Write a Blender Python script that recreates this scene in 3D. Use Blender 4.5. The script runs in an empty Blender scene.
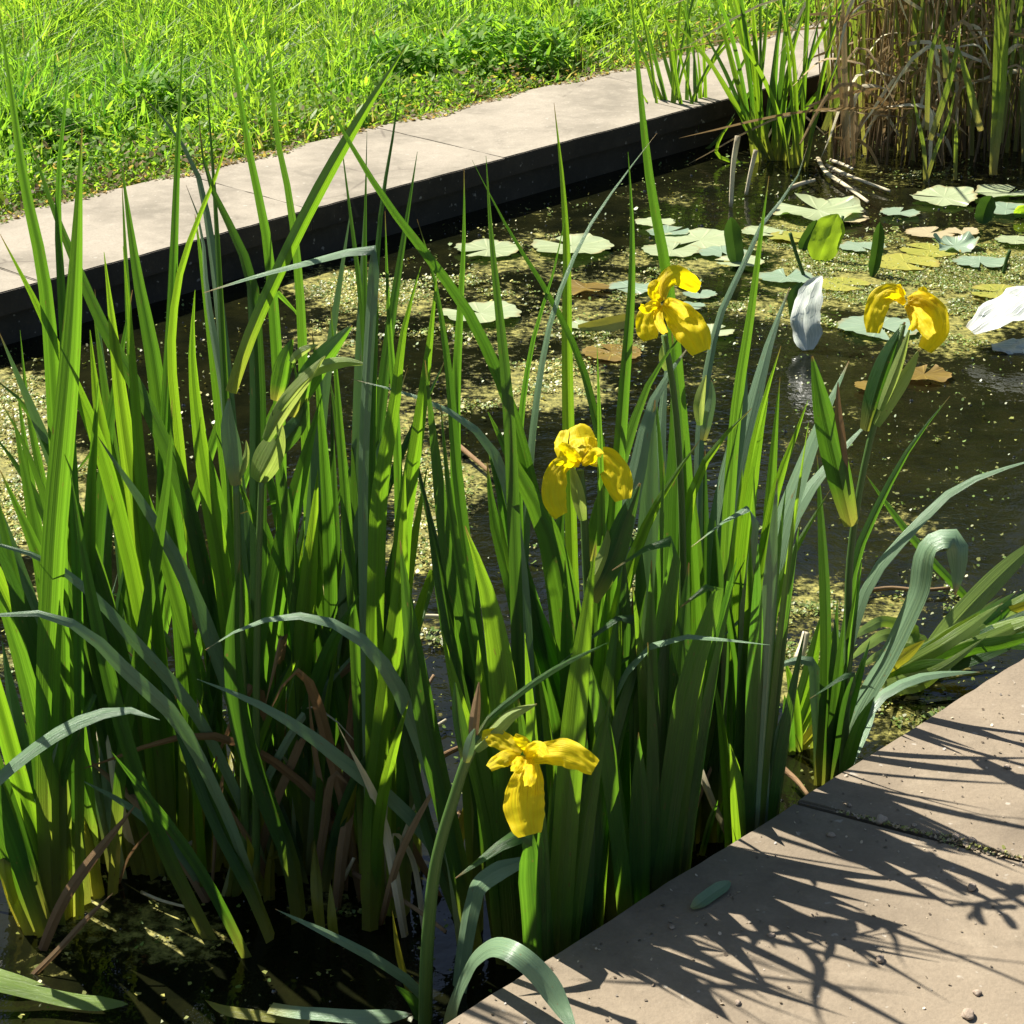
import bpy, bmesh, math, random
import numpy as np
from mathutils import Vector, Matrix, noise as mnoise

random.seed(7)
rng = np.random.default_rng(7)
scn = bpy.context.scene
COL = scn.collection

# ------------------------------------------------------------------ camera
F = 2200.0                       # focal length in pixels of a 1024 px frame
CH = 1.45                        # camera height above the water
HOR = 955.0                      # horizon lies this far above the frame centre
PITCH = math.atan2(HOR, F)
CP, SP = math.cos(PITCH), math.sin(PITCH)
CAMP = Vector((0, 0, CH))

def ray(px, py):
    a, b = px - 512.0, py - 512.0
    return Vector((a, F * CP - b * SP, -(F * SP + b * CP)))

def at_y(px, py, Y):
    r = ray(px, py)
    return CAMP + r * (Y / r.y)

def at_z(px, py, z=0.0):
    r = ray(px, py)
    return CAMP + r * ((z - CH) / r.z)

def to_px(P):
    """numpy points (n,3) -> pixel x, y"""
    d = P - np.array([0, 0, CH])
    xc = d[:, 0]
    dep = d[:, 1] * CP - d[:, 2] * SP
    up = d[:, 1] * SP + d[:, 2] * CP
    return 512 + F * xc / dep, 512 - F * up / dep

cam = bpy.data.cameras.new('Camera')
camo = bpy.data.objects.new('Camera', cam)
COL.objects.link(camo)
camo.location = CAMP
camo.rotation_euler = (math.pi / 2 - PITCH, 0, 0)
cam.sensor_width = 36
cam.lens = 36 * F / 1024
cam.clip_end = 500
scn.camera = camo
scn.render.resolution_x = scn.render.resolution_y = 1024

# ------------------------------------------------------------------ pond frame
LEDGE = 0.12
e0, e1 = at_z(757, 825, LEDGE), at_z(1007, 667, LEDGE)
b0, b1 = at_z(145, 254, LEDGE), at_z(636, 123, LEDGE)
d = ((e1 - e0).normalized() + (b1 - b0).normalized())
U = Vector((d.x, d.y, 0)).normalized()          # along the pond
V = Vector((-U.y, U.x, 0))                      # across it, away from the camera
VF = (e0.dot(V) + e1.dot(V)) / 2                # near edge
VB = (b0.dot(V) + b1.dot(V)) / 2                # far edge
back = at_z(350, 133, LEDGE)
COPW = back.dot(V) - VB                         # width of the far coping
UMIN, UMAX = -5.0, 10.0
print('pond', U, VF, VB, COPW)

def uv2w(u, v, z=0.0):
    return Vector((U.x * u + V.x * v, U.y * u + V.y * v, z))

# ------------------------------------------------------------------ light
SUN_EL = math.radians(53.5)
sh = at_z(1024, 925, LEDGE) - at_z(757, 825, LEDGE)     # a shadow on the ledge
SH = Vector((sh.x, sh.y, 0)).normalized()
SUN = Vector((-SH.x * math.cos(SUN_EL), -SH.y * math.cos(SUN_EL), math.sin(SUN_EL)))
sl = bpy.data.lights.new('Sun', 'SUN')
sl.energy = 5.0
sl.angle = math.radians(0.45)
sl.color = (1.0, 0.95, 0.86)
so = bpy.data.objects.new('Sun', sl)
so.rotation_euler = (-SUN).to_track_quat('-Z', 'Y').to_euler()
COL.objects.link(so)
w = bpy.data.worlds.new('World')
scn.world = w
w.use_nodes = True
nt = w.node_tree
sky = nt.nodes.new('ShaderNodeTexSky')
sky.sky_type = 'NISHITA'
sky.sun_disc = False
sky.sun_elevation = SUN_EL
sky.sun_rotation = math.atan2(SUN.x, SUN.y)
bg = nt.nodes['Background']
nt.links.new(sky.outputs[0], bg.inputs[0])
bg.inputs[1].default_value = 0.05
scn.view_settings.view_transform = 'Standard'
scn.view_settings.look = 'None'
scn.view_settings.exposure = 1.25
scn.view_settings.gamma = 1
try:
    scn.cycles.max_bounces = 8
    scn.cycles.transmission_bounces = 6
    scn.cycles.caustics_reflective = False
    scn.cycles.caustics_refractive = False
except Exception:
    pass

# ------------------------------------------------------------------ materials
class NT:
    def __init__(self, name):
        self.m = bpy.data.materials.new(name)
        self.m.use_nodes = True
        self.t = self.m.node_tree
        self.t.nodes.clear()
        self.out = self.n('ShaderNodeOutputMaterial')
    def n(self, typ, **kw):
        nd = self.t.nodes.new(typ)
        for k, v in kw.items():
            setattr(nd, k, v)
        return nd
    def l(self, a, b):
        self.t.links.new(a, b)
    def inp(self, nd, key, v):
        if hasattr(v, 'links') or hasattr(v, 'is_output'):
            self.l(v, nd.inputs[key])
        else:
            nd.inputs[key].default_value = v
    def mix(self, fac, a, b, mode='MIX'):
        nd = self.n('ShaderNodeMix', data_type='RGBA', blend_type=mode)
        self.inp(nd, 0, fac)
        self.inp(nd, 6, a if not isinstance(a, tuple) else (*a, 1)[:4])
        self.inp(nd, 7, b if not isinstance(b, tuple) else (*b, 1)[:4])
        return nd.outputs[2]
    def ramp(self, fac, p0, p1, v0=0.0, v1=1.0):
        nd = self.n('ShaderNodeMapRange')
        self.inp(nd, 0, fac)
        for i, v in enumerate((p0, p1, v0, v1)):
            nd.inputs[i + 1].default_value = v
        return nd.outputs[0]
    def math(self, op, a, b=0.0):
        nd = self.n('ShaderNodeMath', operation=op)
        self.inp(nd, 0, a)
        self.inp(nd, 1, b)
        return nd.outputs[0]
    def noise(self, vec, scale, detail=3, rough=0.55):
        nd = self.n('ShaderNodeTexNoise')
        if vec is not None:
            self.l(vec, nd.inputs['Vector'])
        nd.inputs['Scale'].default_value = scale
        nd.inputs['Detail'].default_value = detail
        nd.inputs['Roughness'].default_value = rough
        return nd.outputs[0]
    def mapping(self, vec, scale):
        nd = self.n('ShaderNodeMapping')
        self.l(vec, nd.inputs[0])
        nd.inputs['Scale'].default_value = scale
        return nd.outputs[0]
    def bump(self, h, strength, dist):
        nd = self.n('ShaderNodeBump')
        self.l(h, nd.inputs['Height'])
        nd.inputs['Strength'].default_value = strength
        nd.inputs['Distance'].default_value = dist
        return nd.outputs[0]
    def principled(self, color, rough, spec=0.5, normal=None):
        p = self.n('ShaderNodeBsdfPrincipled')
        self.inp(p, 'Base Color', color if not isinstance(color, tuple) else (*color, 1)[:4])
        self.inp(p, 'Roughness', rough)
        p.inputs['Specular IOR Level'].default_value = spec
        if normal is not None:
            self.l(normal, p.inputs['Normal'])
        return p
    def done(self, shader):
        self.l(shader, self.out.inputs[0])
        return self.m

def leaf_mat(name, c1, c2, t1, t2, fac=0.45, rough=0.36, spec=0.5, base=(0.27, 0.26, 0.06), basefrom=0.74, tip=True):
    """strap leaf: parallel veins along v, hue by object, pale sheath at the base, scorched tip"""
    k = NT(name)
    uv = k.n('ShaderNodeUVMap').outputs[0]
    oi = k.n('ShaderNodeObjectInfo')
    rnd = oi.outputs['Random']
    sep = k.n('ShaderNodeSeparateXYZ')
    k.l(uv, sep.inputs[0])
    vv = sep.outputs[1]
    off = k.n('ShaderNodeVectorMath', operation='ADD')
    k.l(uv, off.inputs[0])
    cmb = k.n('ShaderNodeCombineXYZ')
    k.l(k.math('MULTIPLY', rnd, 37.0), cmb.inputs[0])
    k.l(k.math('MULTIPLY', rnd, 11.0), cmb.inputs[1])
    k.l(cmb.outputs[0], off.inputs[1])
    st = k.noise(k.mapping(off.outputs[0], (15, 0.8, 1)), 1.0, 4, 0.65)
    fine = k.noise(k.mapping(off.outputs[0], (60, 3, 1)), 1.0, 2)
    blot = k.noise(k.mapping(off.outputs[0], (2.5, 9, 1)), 1.0, 4)
    s = k.ramp(st, 0.35, 0.65)
    hue = k.math('ADD', k.math('MULTIPLY', rnd, 0.65), k.math('MULTIPLY', k.ramp(blot, 0.3, 0.7), 0.35))
    col = k.mix(hue, c1, c2)
    col = k.mix(k.math('MULTIPLY', s, 0.6), col, k.mix(0.7, col, (c2[0] * 1.5, c2[1] * 1.35, c2[2])))
    tcol = k.mix(hue, t1, t2)
    tcol = k.mix(k.math('MULTIPLY', s, 0.8), tcol, k.mix(1.0, tcol, (0.5, 0.52, 0.5), 'MULTIPLY'))
    # the thick midrib lets little light through
    du = k.math('ABSOLUTE', k.math('SUBTRACT', sep.outputs[0], 0.5))
    rw = k.math('FRACT', k.math('MULTIPLY', rnd, 5.7))
    rib = k.math('MULTIPLY', k.ramp(du, 0.10, 0.26, 1.0, 0.0), k.ramp(rw, 0.1, 0.8, 0.1, 0.65))
    tcol = k.mix(rib, tcol, k.mix(1.0, tcol, (0.22, 0.27, 0.3), 'MULTIPLY'))
    bf = k.ramp(vv, basefrom, 1.0)
    bf = k.math('MULTIPLY', bf, k.ramp(rnd, 0.0, 1.0, 0.6, 1.0))
    col = k.mix(bf, col, base)
    tcol = k.mix(bf, tcol, (base[0] * 2.0, base[1] * 1.9, base[2]))
    if tip:
        tf = k.math('MULTIPLY', k.ramp(vv, 0.0, 0.035, 1.0, 0.0), k.math('GREATER_THAN', k.math('FRACT', k.math('MULTIPLY', rnd, 7.3)), 0.35))
        col = k.mix(tf, col, (0.28, 0.17, 0.06))
        tcol = k.mix(tf, tcol, (0.3, 0.17, 0.05))
        sp = k.ramp(k.noise(k.mapping(off.outputs[0], (5, 40, 1)), 1.0, 2), 0.665, 0.74)
        col = k.mix(k.math('MULTIPLY', sp, 0.7), col, (0.2, 0.14, 0.05))
        tcol = k.mix(k.math('MULTIPLY', sp, 0.7), tcol, (0.2, 0.12, 0.03))
    bmp = k.bump(k.math('ADD', st, k.math('MULTIPLY', fine, 0.4)), 0.6, 0.0018)
    p = k.principled(col, rough, spec, bmp)
    tr = k.n('ShaderNodeBsdfTranslucent')
    k.l(tcol, tr.inputs[0])
    k.l(bmp, tr.inputs[1])
    mx = k.n('ShaderNodeMixShader')
    mx.inputs[0].default_value = fac
    k.l(p.outputs[0], mx.inputs[1])
    k.l(tr.outputs[0], mx.inputs[2])
    return k.done(mx.outputs[0])

M = {}
M['n'] = leaf_mat('iris_green', (0.026, 0.075, 0.022), (0.048, 0.115, 0.027), (0.13, 0.36, 0.018), (0.26, 0.53, 0.022), fac=0.5)
M['y'] = leaf_mat('iris_bright', (0.05, 0.12, 0.022), (0.075, 0.16, 0.026), (0.25, 0.52, 0.016), (0.42, 0.68, 0.024), fac=0.55)
M['g'] = leaf_mat('iris_glaucous', (0.12, 0.21, 0.12), (0.17, 0.27, 0.16), (0.12, 0.26, 0.05), (0.15, 0.3, 0.05), fac=0.22, rough=0.33, spec=0.6)
M['d'] = leaf_mat('iris_dark', (0.02, 0.06, 0.022), (0.035, 0.09, 0.025), (0.08, 0.22, 0.014), (0.15, 0.33, 0.016), fac=0.4)
M['dead'] = leaf_mat('iris_dead', (0.16, 0.09, 0.045), (0.33, 0.23, 0.13), (0.2, 0.1, 0.04), (0.3, 0.18, 0.08), fac=0.25, rough=0.7, spec=0.2, base=(0.12, 0.07, 0.04), tip=False)
M['pale'] = leaf_mat('bleached_stalk', (0.5, 0.46, 0.32), (0.72, 0.66, 0.48), (0.4, 0.36, 0.22), (0.5, 0.45, 0.25), fac=0.2, rough=0.5, spec=0.4, base=(0.3, 0.25, 0.16), tip=False)
M['m'] = leaf_mat('iris_flopped', (0.13, 0.22, 0.04), (0.2, 0.3, 0.06), (0.3, 0.5, 0.03), (0.4, 0.55, 0.04), fac=0.35)
M['yel'] = leaf_mat('iris_yellowing', (0.3, 0.26, 0.03), (0.2, 0.22, 0.03), (0.65, 0.55, 0.03), (0.45, 0.5, 0.03), fac=0.45)
M['spathe'] = leaf_mat('spathe_pale', (0.2, 0.31, 0.08), (0.32, 0.4, 0.13), (0.5, 0.68, 0.1), (0.62, 0.72, 0.14), fac=0.5, base=(0.13, 0.22, 0.05), tip=True)
M['stem'] = leaf_mat('flower_stem', (0.06, 0.13, 0.03), (0.085, 0.16, 0.04), (0.1, 0.2, 0.02), (0.1, 0.2, 0.02), fac=0.1, tip=False, basefrom=0.95)
M['reedg'] = leaf_mat('reed_green', (0.1, 0.18, 0.035), (0.16, 0.24, 0.05), (0.4, 0.62, 0.04), (0.55, 0.7, 0.06), fac=0.45, base=(0.3, 0.26, 0.1), basefrom=0.6)
M['reedd'] = leaf_mat('reed_dry', (0.2, 0.115, 0.05), (0.5, 0.38, 0.2), (0.32, 0.19, 0.08), (0.45, 0.32, 0.15), fac=0.3, rough=0.55, spec=0.35, base=(0.09, 0.06, 0.035), basefrom=0.75, tip=False)

def petal_mat():
    k = NT('petal_yellow')
    uv = k.n('ShaderNodeUVMap').outputs[0]
    vein = k.noise(k.mapping(uv, (28, 1.3, 1)), 1.0, 3)
    bl = k.noise(uv, 5, 3)
    col = k.mix(k.ramp(vein, 0.4, 0.7), (0.95, 0.8, 0.014), (0.88, 0.58, 0.004))
    col = k.mix(k.ramp(bl, 0.35, 0.7, 0, 0.5), col, (0.9, 0.72, 0.02))
    sepp = k.n('ShaderNodeSeparateXYZ')
    k.l(uv, sepp.inputs[0])
    heart = k.math('MULTIPLY', k.ramp(sepp.outputs[1], 0.45, 0.75), k.ramp(vein, 0.52, 0.6))
    col = k.mix(k.math('MULTIPLY', heart, 0.7), col, (0.42, 0.19, 0.01))
    bmp = k.bump(vein, 0.6, 0.002)
    p = k.principled(col, 0.5, 0.3, bmp)
    tr = k.n('ShaderNodeBsdfTranslucent')
    k.l(k.mix(0.7, col, (1.0, 0.82, 0.0)), tr.inputs[0])
    mx = k.n('ShaderNodeMixShader')
    mx.inputs[0].default_value = 0.55
    k.l(p.outputs[0], mx.inputs[1])
    k.l(tr.outputs[0], mx.inputs[2])
    return k.done(mx.outputs[0])
M['petal'] = petal_mat()

def pad_mat(name, c1, c2, trans, rough=0.3, spec=0.5, fac=0.18):
    k = NT(name)
    uv = k.n('ShaderNodeUVMap').outputs[0]
    oi = k.n('ShaderNodeObjectInfo').outputs['Random']
    sep = k.n('ShaderNodeSeparateXYZ')
    k.l(uv, sep.inputs[0])
    tc = k.n('ShaderNodeTexCoord').outputs['Object']
    nz = k.noise(tc, 22, 5)
    n2 = k.noise(tc, 140, 3)
    # veins: u = angle 0..1, v = radius 0..1
    wv = k.n('ShaderNodeMath', operation='SINE')
    k.l(k.math('MULTIPLY', sep.outputs[0], 2 * math.pi * 11), wv.inputs[0])
    vein = k.ramp(wv.outputs[0], 0.8, 1.0)
    col = k.mix(k.math('ADD', k.math('MULTIPLY', oi, 0.4), k.ramp(nz, 0.3, 0.75, 0, 0.6)), c1, c2)
    col = k.mix(k.math('MULTIPLY', vein, 0.6), col, (c2[0] * 1.2, c2[1] * 1.2, c2[2] * 1.1))
    edge = k.math('MULTIPLY', k.ramp(sep.outputs[1], 0.86, 1.0), k.ramp(nz, 0.45, 0.6))
    col = k.mix(k.math('MULTIPLY', edge, 0.7), col, (0.3, 0.2, 0.07))
    spot = k.ramp(n2, 0.66, 0.72)
    col = k.mix(k.math('MULTIPLY', spot, 0.6), col, (0.16, 0.13, 0.06))
    bmp = k.bump(k.math('ADD', nz, vein), 0.4, 0.002)
    p = k.principled(col, rough, spec, bmp)
    tr = k.n('ShaderNodeBsdfTranslucent')
    tr.inputs[0].default_value = (*trans, 1)
    mx = k.n('ShaderNodeMixShader')
    mx.inputs[0].default_value = fac
    k.l(p.outputs[0], mx.inputs[1])
    k.l(tr.outputs[0], mx.inputs[2])
    return k.done(mx.outputs[0])
M['pad'] = pad_mat('pad_pale', (0.3, 0.36, 0.19), (0.42, 0.47, 0.28), (0.2, 0.4, 0.05))
M['padg'] = pad_mat('pad_glaucous', (0.2, 0.29, 0.19), (0.29, 0.37, 0.26), (0.15, 0.3, 0.08))
M['pady'] = pad_mat('pad_yellow', (0.26, 0.28, 0.05), (0.4, 0.37, 0.08), (0.5, 0.45, 0.05))
M['padb'] = pad_mat('pad_brown', (0.13, 0.085, 0.025), (0.27, 0.19, 0.04), (0.3, 0.2, 0.05))
M['padt'] = pad_mat('pad_tan', (0.4, 0.33, 0.2), (0.5, 0.43, 0.26), (0.3, 0.25, 0.1))
M['padl'] = pad_mat('pad_lime', (0.12, 0.2, 0.03), (0.2, 0.28, 0.04), (0.5, 0.75, 0.03), fac=0.55)
M['padd'] = pad_mat('pad_darkgreen', (0.035, 0.08, 0.018), (0.055, 0.11, 0.022), (0.1, 0.22, 0.02), rough=.6, spec=.25)
M['padw'] = pad_mat('pad_glare_white', (0.3, 0.36, 0.27), (0.78, 0.79, 0.74), (0.6, 0.62, 0.5), rough=0.28, spec=0.7)  # pale pad copy, sun glare put into the base colour

def stone_mat(name, c1, c2, c3, scale=1.0):
    k = NT(name)
    tc = k.n('ShaderNodeTexCoord').outputs['Object']
    oi = k.n('ShaderNodeObjectInfo').outputs['Random']
    off = k.n('ShaderNodeVectorMath', operation='ADD')
    k.l(tc, off.inputs[0])
    cmb = k.n('ShaderNodeCombineXYZ')
    k.l(k.math('MULTIPLY', oi, 23.0), cmb.inputs[0])
    k.l(cmb.outputs[0], off.inputs[1])
    v = off.outputs[0]
    big = k.noise(v, 4 * scale, 5, 0.6)
    mid = k.noise(v, 24 * scale, 5, 0.65)
    fin = k.noise(v, 170 * scale, 4, 0.7)
    col = k.mix(k.ramp(big, 0.42, 0.66), c1, c2)
    stain = k.ramp(k.noise(v, 9 * scale, 6, 0.7), 0.56, 0.7)
    col = k.mix(k.math('MULTIPLY', stain, 0.45), col, (c2[0] * .6, c2[1] * .62, c2[2] * .6))
    col = k.mix(k.ramp(mid, 0.5, 0.75, 0, 0.55), col, c3)
    col = k.mix(k.ramp(fin, 0.35, 0.7, 0, 0.35), col, (c1[0] * 0.55, c1[1] * 0.55, c1[2] * 0.52))
    lich = k.ramp(k.noise(v, 60 * scale, 2), 0.68, 0.74)
    col = k.mix(k.math('MULTIPLY', lich, 0.4), col, (0.5, 0.47, 0.4))
    vo = k.n('ShaderNodeTexVoronoi', feature='DISTANCE_TO_EDGE')
    k.l(v, vo.inputs['Vector'])
    vo.inputs['Scale'].default_value = 2.2 * scale
    crack = k.math('MULTIPLY', k.ramp(vo.outputs[0], 0.0, 0.012, 1.0, 0.0), k.ramp(big, 0.5, 0.62))
    col = k.mix(k.math('MULTIPLY', crack, 0.6), col, (0.08, 0.065, 0.05))
    h = k.math('ADD', k.math('ADD', k.math('MULTIPLY', mid, 0.6), k.math('MULTIPLY', fin, 0.35)), big)
    bmp = k.bump(h, 0.5, 0.006)
    return k.done(k.principled(col, 0.85, 0.25, bmp).outputs[0])
M['stone'] = stone_mat('ledge_stone', (0.24, 0.192, 0.134), (0.15, 0.119, 0.084), (0.31, 0.255, 0.182))
M['coping'] = stone_mat('coping_stone', (0.31, 0.272, 0.212), (0.19, 0.167, 0.128), (0.39, 0.345, 0.272))
M['edge'] = stone_mat('coping_shade_edge', (0.055, 0.045, 0.034), (0.03, 0.026, 0.02), (0.085, 0.07, 0.052))  # darker copy of the coping stone, shade of the riser put into its colour
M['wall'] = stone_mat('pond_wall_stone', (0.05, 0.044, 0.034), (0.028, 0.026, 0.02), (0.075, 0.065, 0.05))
M['pebble'] = stone_mat('pebble_stone', (0.3, 0.23, 0.17), (0.42, 0.34, 0.26), (0.5, 0.43, 0.34), 4)

def soil_mat(name, c1, c2, c3):
    k = NT(name)
    tc = k.n('ShaderNodeTexCoord').outputs['Object']
    a = k.noise(tc, 3, 5)
    b = k.noise(tc, 40, 5, 0.7)
    col = k.mix(k.ramp(a, 0.35, 0.65), c1, c2)
    col = k.mix(k.ramp(b, 0.45, 0.7, 0, 0.8), col, c3)
    return k.done(k.principled(col, 0.95, 0.1, k.bump(b, 0.8, 0.02)).outputs[0])
M['soil'] = soil_mat('lawn_soil', (0.07, 0.08, 0.025), (0.1, 0.09, 0.04), (0.17, 0.13, 0.07))

def tint_mat(name, fac, rough=0.5, spec=0.3, tgain=(1.7, 1.6, 0.6)):
    k = NT(name)
    at = k.n('ShaderNodeAttribute', attribute_name='tint')
    col = at.outputs['Color']
    p = k.principled(col, rough, spec)
    tr = k.n('ShaderNodeBsdfTranslucent')
    k.l(k.mix(1.0, col, tgain, 'MULTIPLY'), tr.inputs[0])
    mx = k.n('ShaderNodeMixShader')
    mx.inputs[0].default_value = fac
    k.l(p.outputs[0], mx.inputs[1])
    k.l(tr.outputs[0], mx.inputs[2])
    return k.done(mx.outputs[0])
M['grass'] = tint_mat('grass_blades', 0.5, .5, .35, tgain=(2.7, 2.9, 1.2))
M['weed'] = tint_mat('weed_leaves', 0.45, .6, .2, tgain=(2.8, 2.7, 0.9))
M['scum'] = tint_mat('algae_flakes', 0.15, 0.45, 0.5)

def water_mat():
    k = NT('pond_water')
    tc = k.n('ShaderNodeTexCoord').outputs['Object']
    at = k.n('ShaderNodeAttribute', attribute_name='algae')
    dens = at.outputs['Fac']
    a = k.noise(tc, 9, 6, 0.65)
    b = k.noise(tc, 55, 5, 0.7)
    fine = k.noise(tc, 160, 3, 0.6)
    mask = k.math('ADD', k.math('MULTIPLY', a, 0.55), k.math('MULTIPLY', b, 0.55))
    thr = k.math('SUBTRACT', k.math('ADD', mask, k.math('MULTIPLY', dens, 0.55)), 0.74)
    film = k.ramp(thr, 0.0, 0.12)
    deep = k.mix(k.ramp(a, 0.4, 0.65), (0.004, 0.0048, 0.002), (0.010, 0.0105, 0.0034))
    alg = k.mix(k.ramp(b, 0.4, 0.65), (0.1, 0.1, 0.025), (0.33, 0.3, 0.08))
    alg = k.mix(k.ramp(fine, 0.5, 0.7), alg, (0.05, 0.055, 0.015))
    col = k.mix(film, deep, alg)
    rough = k.mix(film, (0.045,) * 3, (0.5,) * 3)
    rip = k.noise(tc, 14, 2)
    rip2 = k.noise(tc, 70, 2)
    h = k.math('ADD', k.math('MULTIPLY', rip, 0.5), k.math('MULTIPLY', rip2, 0.16))
    h = k.math('ADD', h, k.math('MULTIPLY', film, k.math('MULTIPLY', fine, 0.5)))
    p = k.principled(col, 0.05, 0.5, k.bump(h, 0.22, 0.02))
    k.l(rough, p.inputs['Roughness'])
    p.inputs['IOR'].default_value = 1.33
    return k.done(p.outputs[0])
M['water'] = water_mat()

# ------------------------------------------------------------------ object helpers
def mesh_from(verts, faces, uvs=None, smooth=True, sharp_edges=None):
    me = bpy.data.meshes.new('m')
    me.from_pydata([tuple(v) for v in verts], [], faces)
    if uvs is not None:
        l = me.uv_layers.new(name='UVMap')
        idx = np.empty(len(me.loops), dtype=np.int32)
        me.loops.foreach_get('vertex_index', idx)
        l.data.foreach_set('uv', np.asarray(uvs, dtype=np.float32)[idx].ravel())
    if smooth:
        me.polygons.foreach_set('use_smooth', [True] * len(me.polygons))
    if sharp_edges:
        a = me.attributes.new('sharp_edge', 'BOOLEAN', 'EDGE')
        s = set(sharp_edges)
        a.data.foreach_set('value', [tuple(sorted(e.vertices)) in s for e in me.edges])
    me.update()
    return me

def add(name, me, mat, parent=None, loc=None):
    me.name = name
    if mat is not None and not me.materials:
        me.materials.append(mat)
    o = bpy.data.objects.new(name, me)
    COL.objects.link(o)
    if parent is not None:
        o.parent = parent
    if loc is not None:
        o.location = loc
    return o

def tag(o, label=None, cat=None, group=None, kind=None):
    if label: o['label'] = label
    if cat: o['category'] = cat
    if group: o['group'] = group
    if kind: o['kind'] = kind
    return o

def empty(name, loc, label, cat, group=None):
    o = bpy.data.objects.new(name, None)
    o.empty_display_size = 0.05
    o.location = loc
    COL.objects.link(o)
    return tag(o, label, cat, group)

def catmull(P, n):
    P = [Vector(p) for p in P]
    if len(P) == 2:
        return [P[0].lerp(P[1], i / (n - 1)) for i in range(n)]
    L = [0.0]
    for a, b in zip(P, P[1:]):
        L.append(L[-1] + max((b - a).length, 1e-5))
    Q = [P[0] * 2 - P[1]] + P + [P[-1] * 2 - P[-2]]
    T = [-(L[1])] + L + [L[-1] * 2 - L[-2]]
    out = []
    k = 0
    for i in range(n):
        t = L[-1] * i / (n - 1)
        while k < len(P) - 2 and t > L[k + 1]:
            k += 1
        p0, p1, p2, p3 = Q[k], Q[k + 1], Q[k + 2], Q[k + 3]
        t0, t1, t2, t3 = T[k], T[k + 1], T[k + 2], T[k + 3]
        A1 = p0 * ((t1 - t) / (t1 - t0)) + p1 * ((t - t0) / (t1 - t0))
        A2 = p1 * ((t2 - t) / (t2 - t1)) + p2 * ((t - t1) / (t2 - t1))
        A3 = p2 * ((t3 - t) / (t3 - t2)) + p3 * ((t - t2) / (t3 - t2))
        B1 = A1 * ((t2 - t) / (t2 - t0)) + A2 * ((t - t0) / (t2 - t0))
        B2 = A2 * ((t3 - t) / (t3 - t1)) + A3 * ((t - t1) / (t3 - t1))
        out.append(B1 * ((t2 - t) / (t2 - t1)) + B2 * ((t - t1) / (t2 - t1)))
    return out

def sword(s):            # s: 0 at the tip, 1 at the base
    t = min(s / 0.42, 1.0)
    return max(0.03, 1 - (1 - t) ** 1.7) * (1.0 - 0.12 * max(0, (s - 0.8) / 0.2))

def blade_prof(s):
    return max(0.04, min(1.0, (s / 0.16)) ** 0.7) * (1 - 0.2 * s)

def oval(s):             # s 0 tip .. 1 claw
    return max(0.22, math.sin(math.pi * min(1, (s * 0.80 + 0.10)) ** 0.85) ** 0.62)

def ribbon(path, width, prof, twist0, twist1, ridge=0.10, nu=5, curl=0.0, ruffle=0.0, seed=0, origin=Vector((0, 0, 0)), up_n=None, sharp=True):
    """path runs base -> tip. A single leaf-thin surface with a raised midrib."""
    n = len(path)
    verts, uvs, faces, sh = [], [], [], []
    for i, p in enumerate(path):
        s = i / (n - 1)
        a = path[min(i + 1, n - 1)] - path[max(i - 1, 0)]
        T = a.normalized() if a.length > 1e-9 else Vector((0, 0, 1))
        view = (CAMP - p).normalized() if up_n is None else up_n
        N = view - T * view.dot(T)
        N = N.normalized() if N.length > 1e-4 else Vector((0, -1, 0))
        tw = twist0 + (twist1 - twist0) * s
        N = Matrix.Rotation(tw, 3, T) @ N
        S = T.cross(N).normalized()
        wd = width * prof(1 - s) * 0.5
        for j in range(nu):
            q = -1 + 2 * j / (nu - 1)
            hgt = ridge * (1 - abs(q)) * wd - curl * q * q * wd
            if ruffle:
                hgt += ruffle * wd * (mnoise.noise(Vector((q * 1.7, s * 4, seed * 3.1))) * (0.4 + abs(q)) + .35 * mnoise.noise(Vector((q * 5, s * 11, seed * 7.7))))
            verts.append(p + S * (q * wd * (1 + (0.10 * mnoise.noise(Vector((s * 7, q, seed))) if ruffle else 0))) + N * hgt - origin)
            uvs.append(((q + 1) / 2, 1 - s))
        if i:
            b = i * nu
            for j in range(nu - 1):
                faces.append((b + j - nu, b + j + 1 - nu, b + j + 1, b + j))
            if sharp:
                sh.append(tuple(sorted((b + nu // 2 - nu, b + nu // 2))))
    return mesh_from(verts, faces, uvs, True, sh)

def tube(path, rad, ns=8, flat=1.0, origin=Vector((0, 0, 0)), cap=True):
    """rad: list per path point"""
    n = len(path)
    verts, uvs, faces = [], [], []
    for i, p in enumerate(path):
        a = path[min(i + 1, n - 1)] - path[max(i - 1, 0)]
        T = a.normalized()
        X = T.cross(Vector((0, -1, 0.2))).normalized()
        Y = T.cross(X).normalized()
        for j in range(ns):
            t = 2 * math.pi * j / ns
            verts.append(p + X * (math.cos(t) * rad[i]) + Y * (math.sin(t) * rad[i] * flat) - origin)
            uvs.append((j / ns, 1 - i / (n - 1)))
        if i:
            b = i * ns
            for j in range(ns):
                k = (j + 1) % ns
                faces.append((b + j - ns, b + k - ns, b + k, b + j))
    if cap:
        faces.append(tuple(range(ns - 1, -1, -1)))
        faces.append(tuple(range((n - 1) * ns, n * ns)))
    return mesh_from(verts, faces, uvs)

def px_scale(p):
    """metres per pixel at world point p"""
    d = p - CAMP
    return (d.y * CP - d.z * SP) / F

def lift(pts, Y0, dy, pw=1.5):
    """pixel polyline (base first) -> world points, depth from Y0 to Y0+dy"""
    L = [0.0]
    for a, b in zip(pts, pts[1:]):
        L.append(L[-1] + math.hypot(b[0] - a[0], b[1] - a[1]))
    return [at_y(p[0], p[1], Y0 + dy * (l / L[-1]) ** pw) for p, l in zip(pts, L)]

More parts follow.
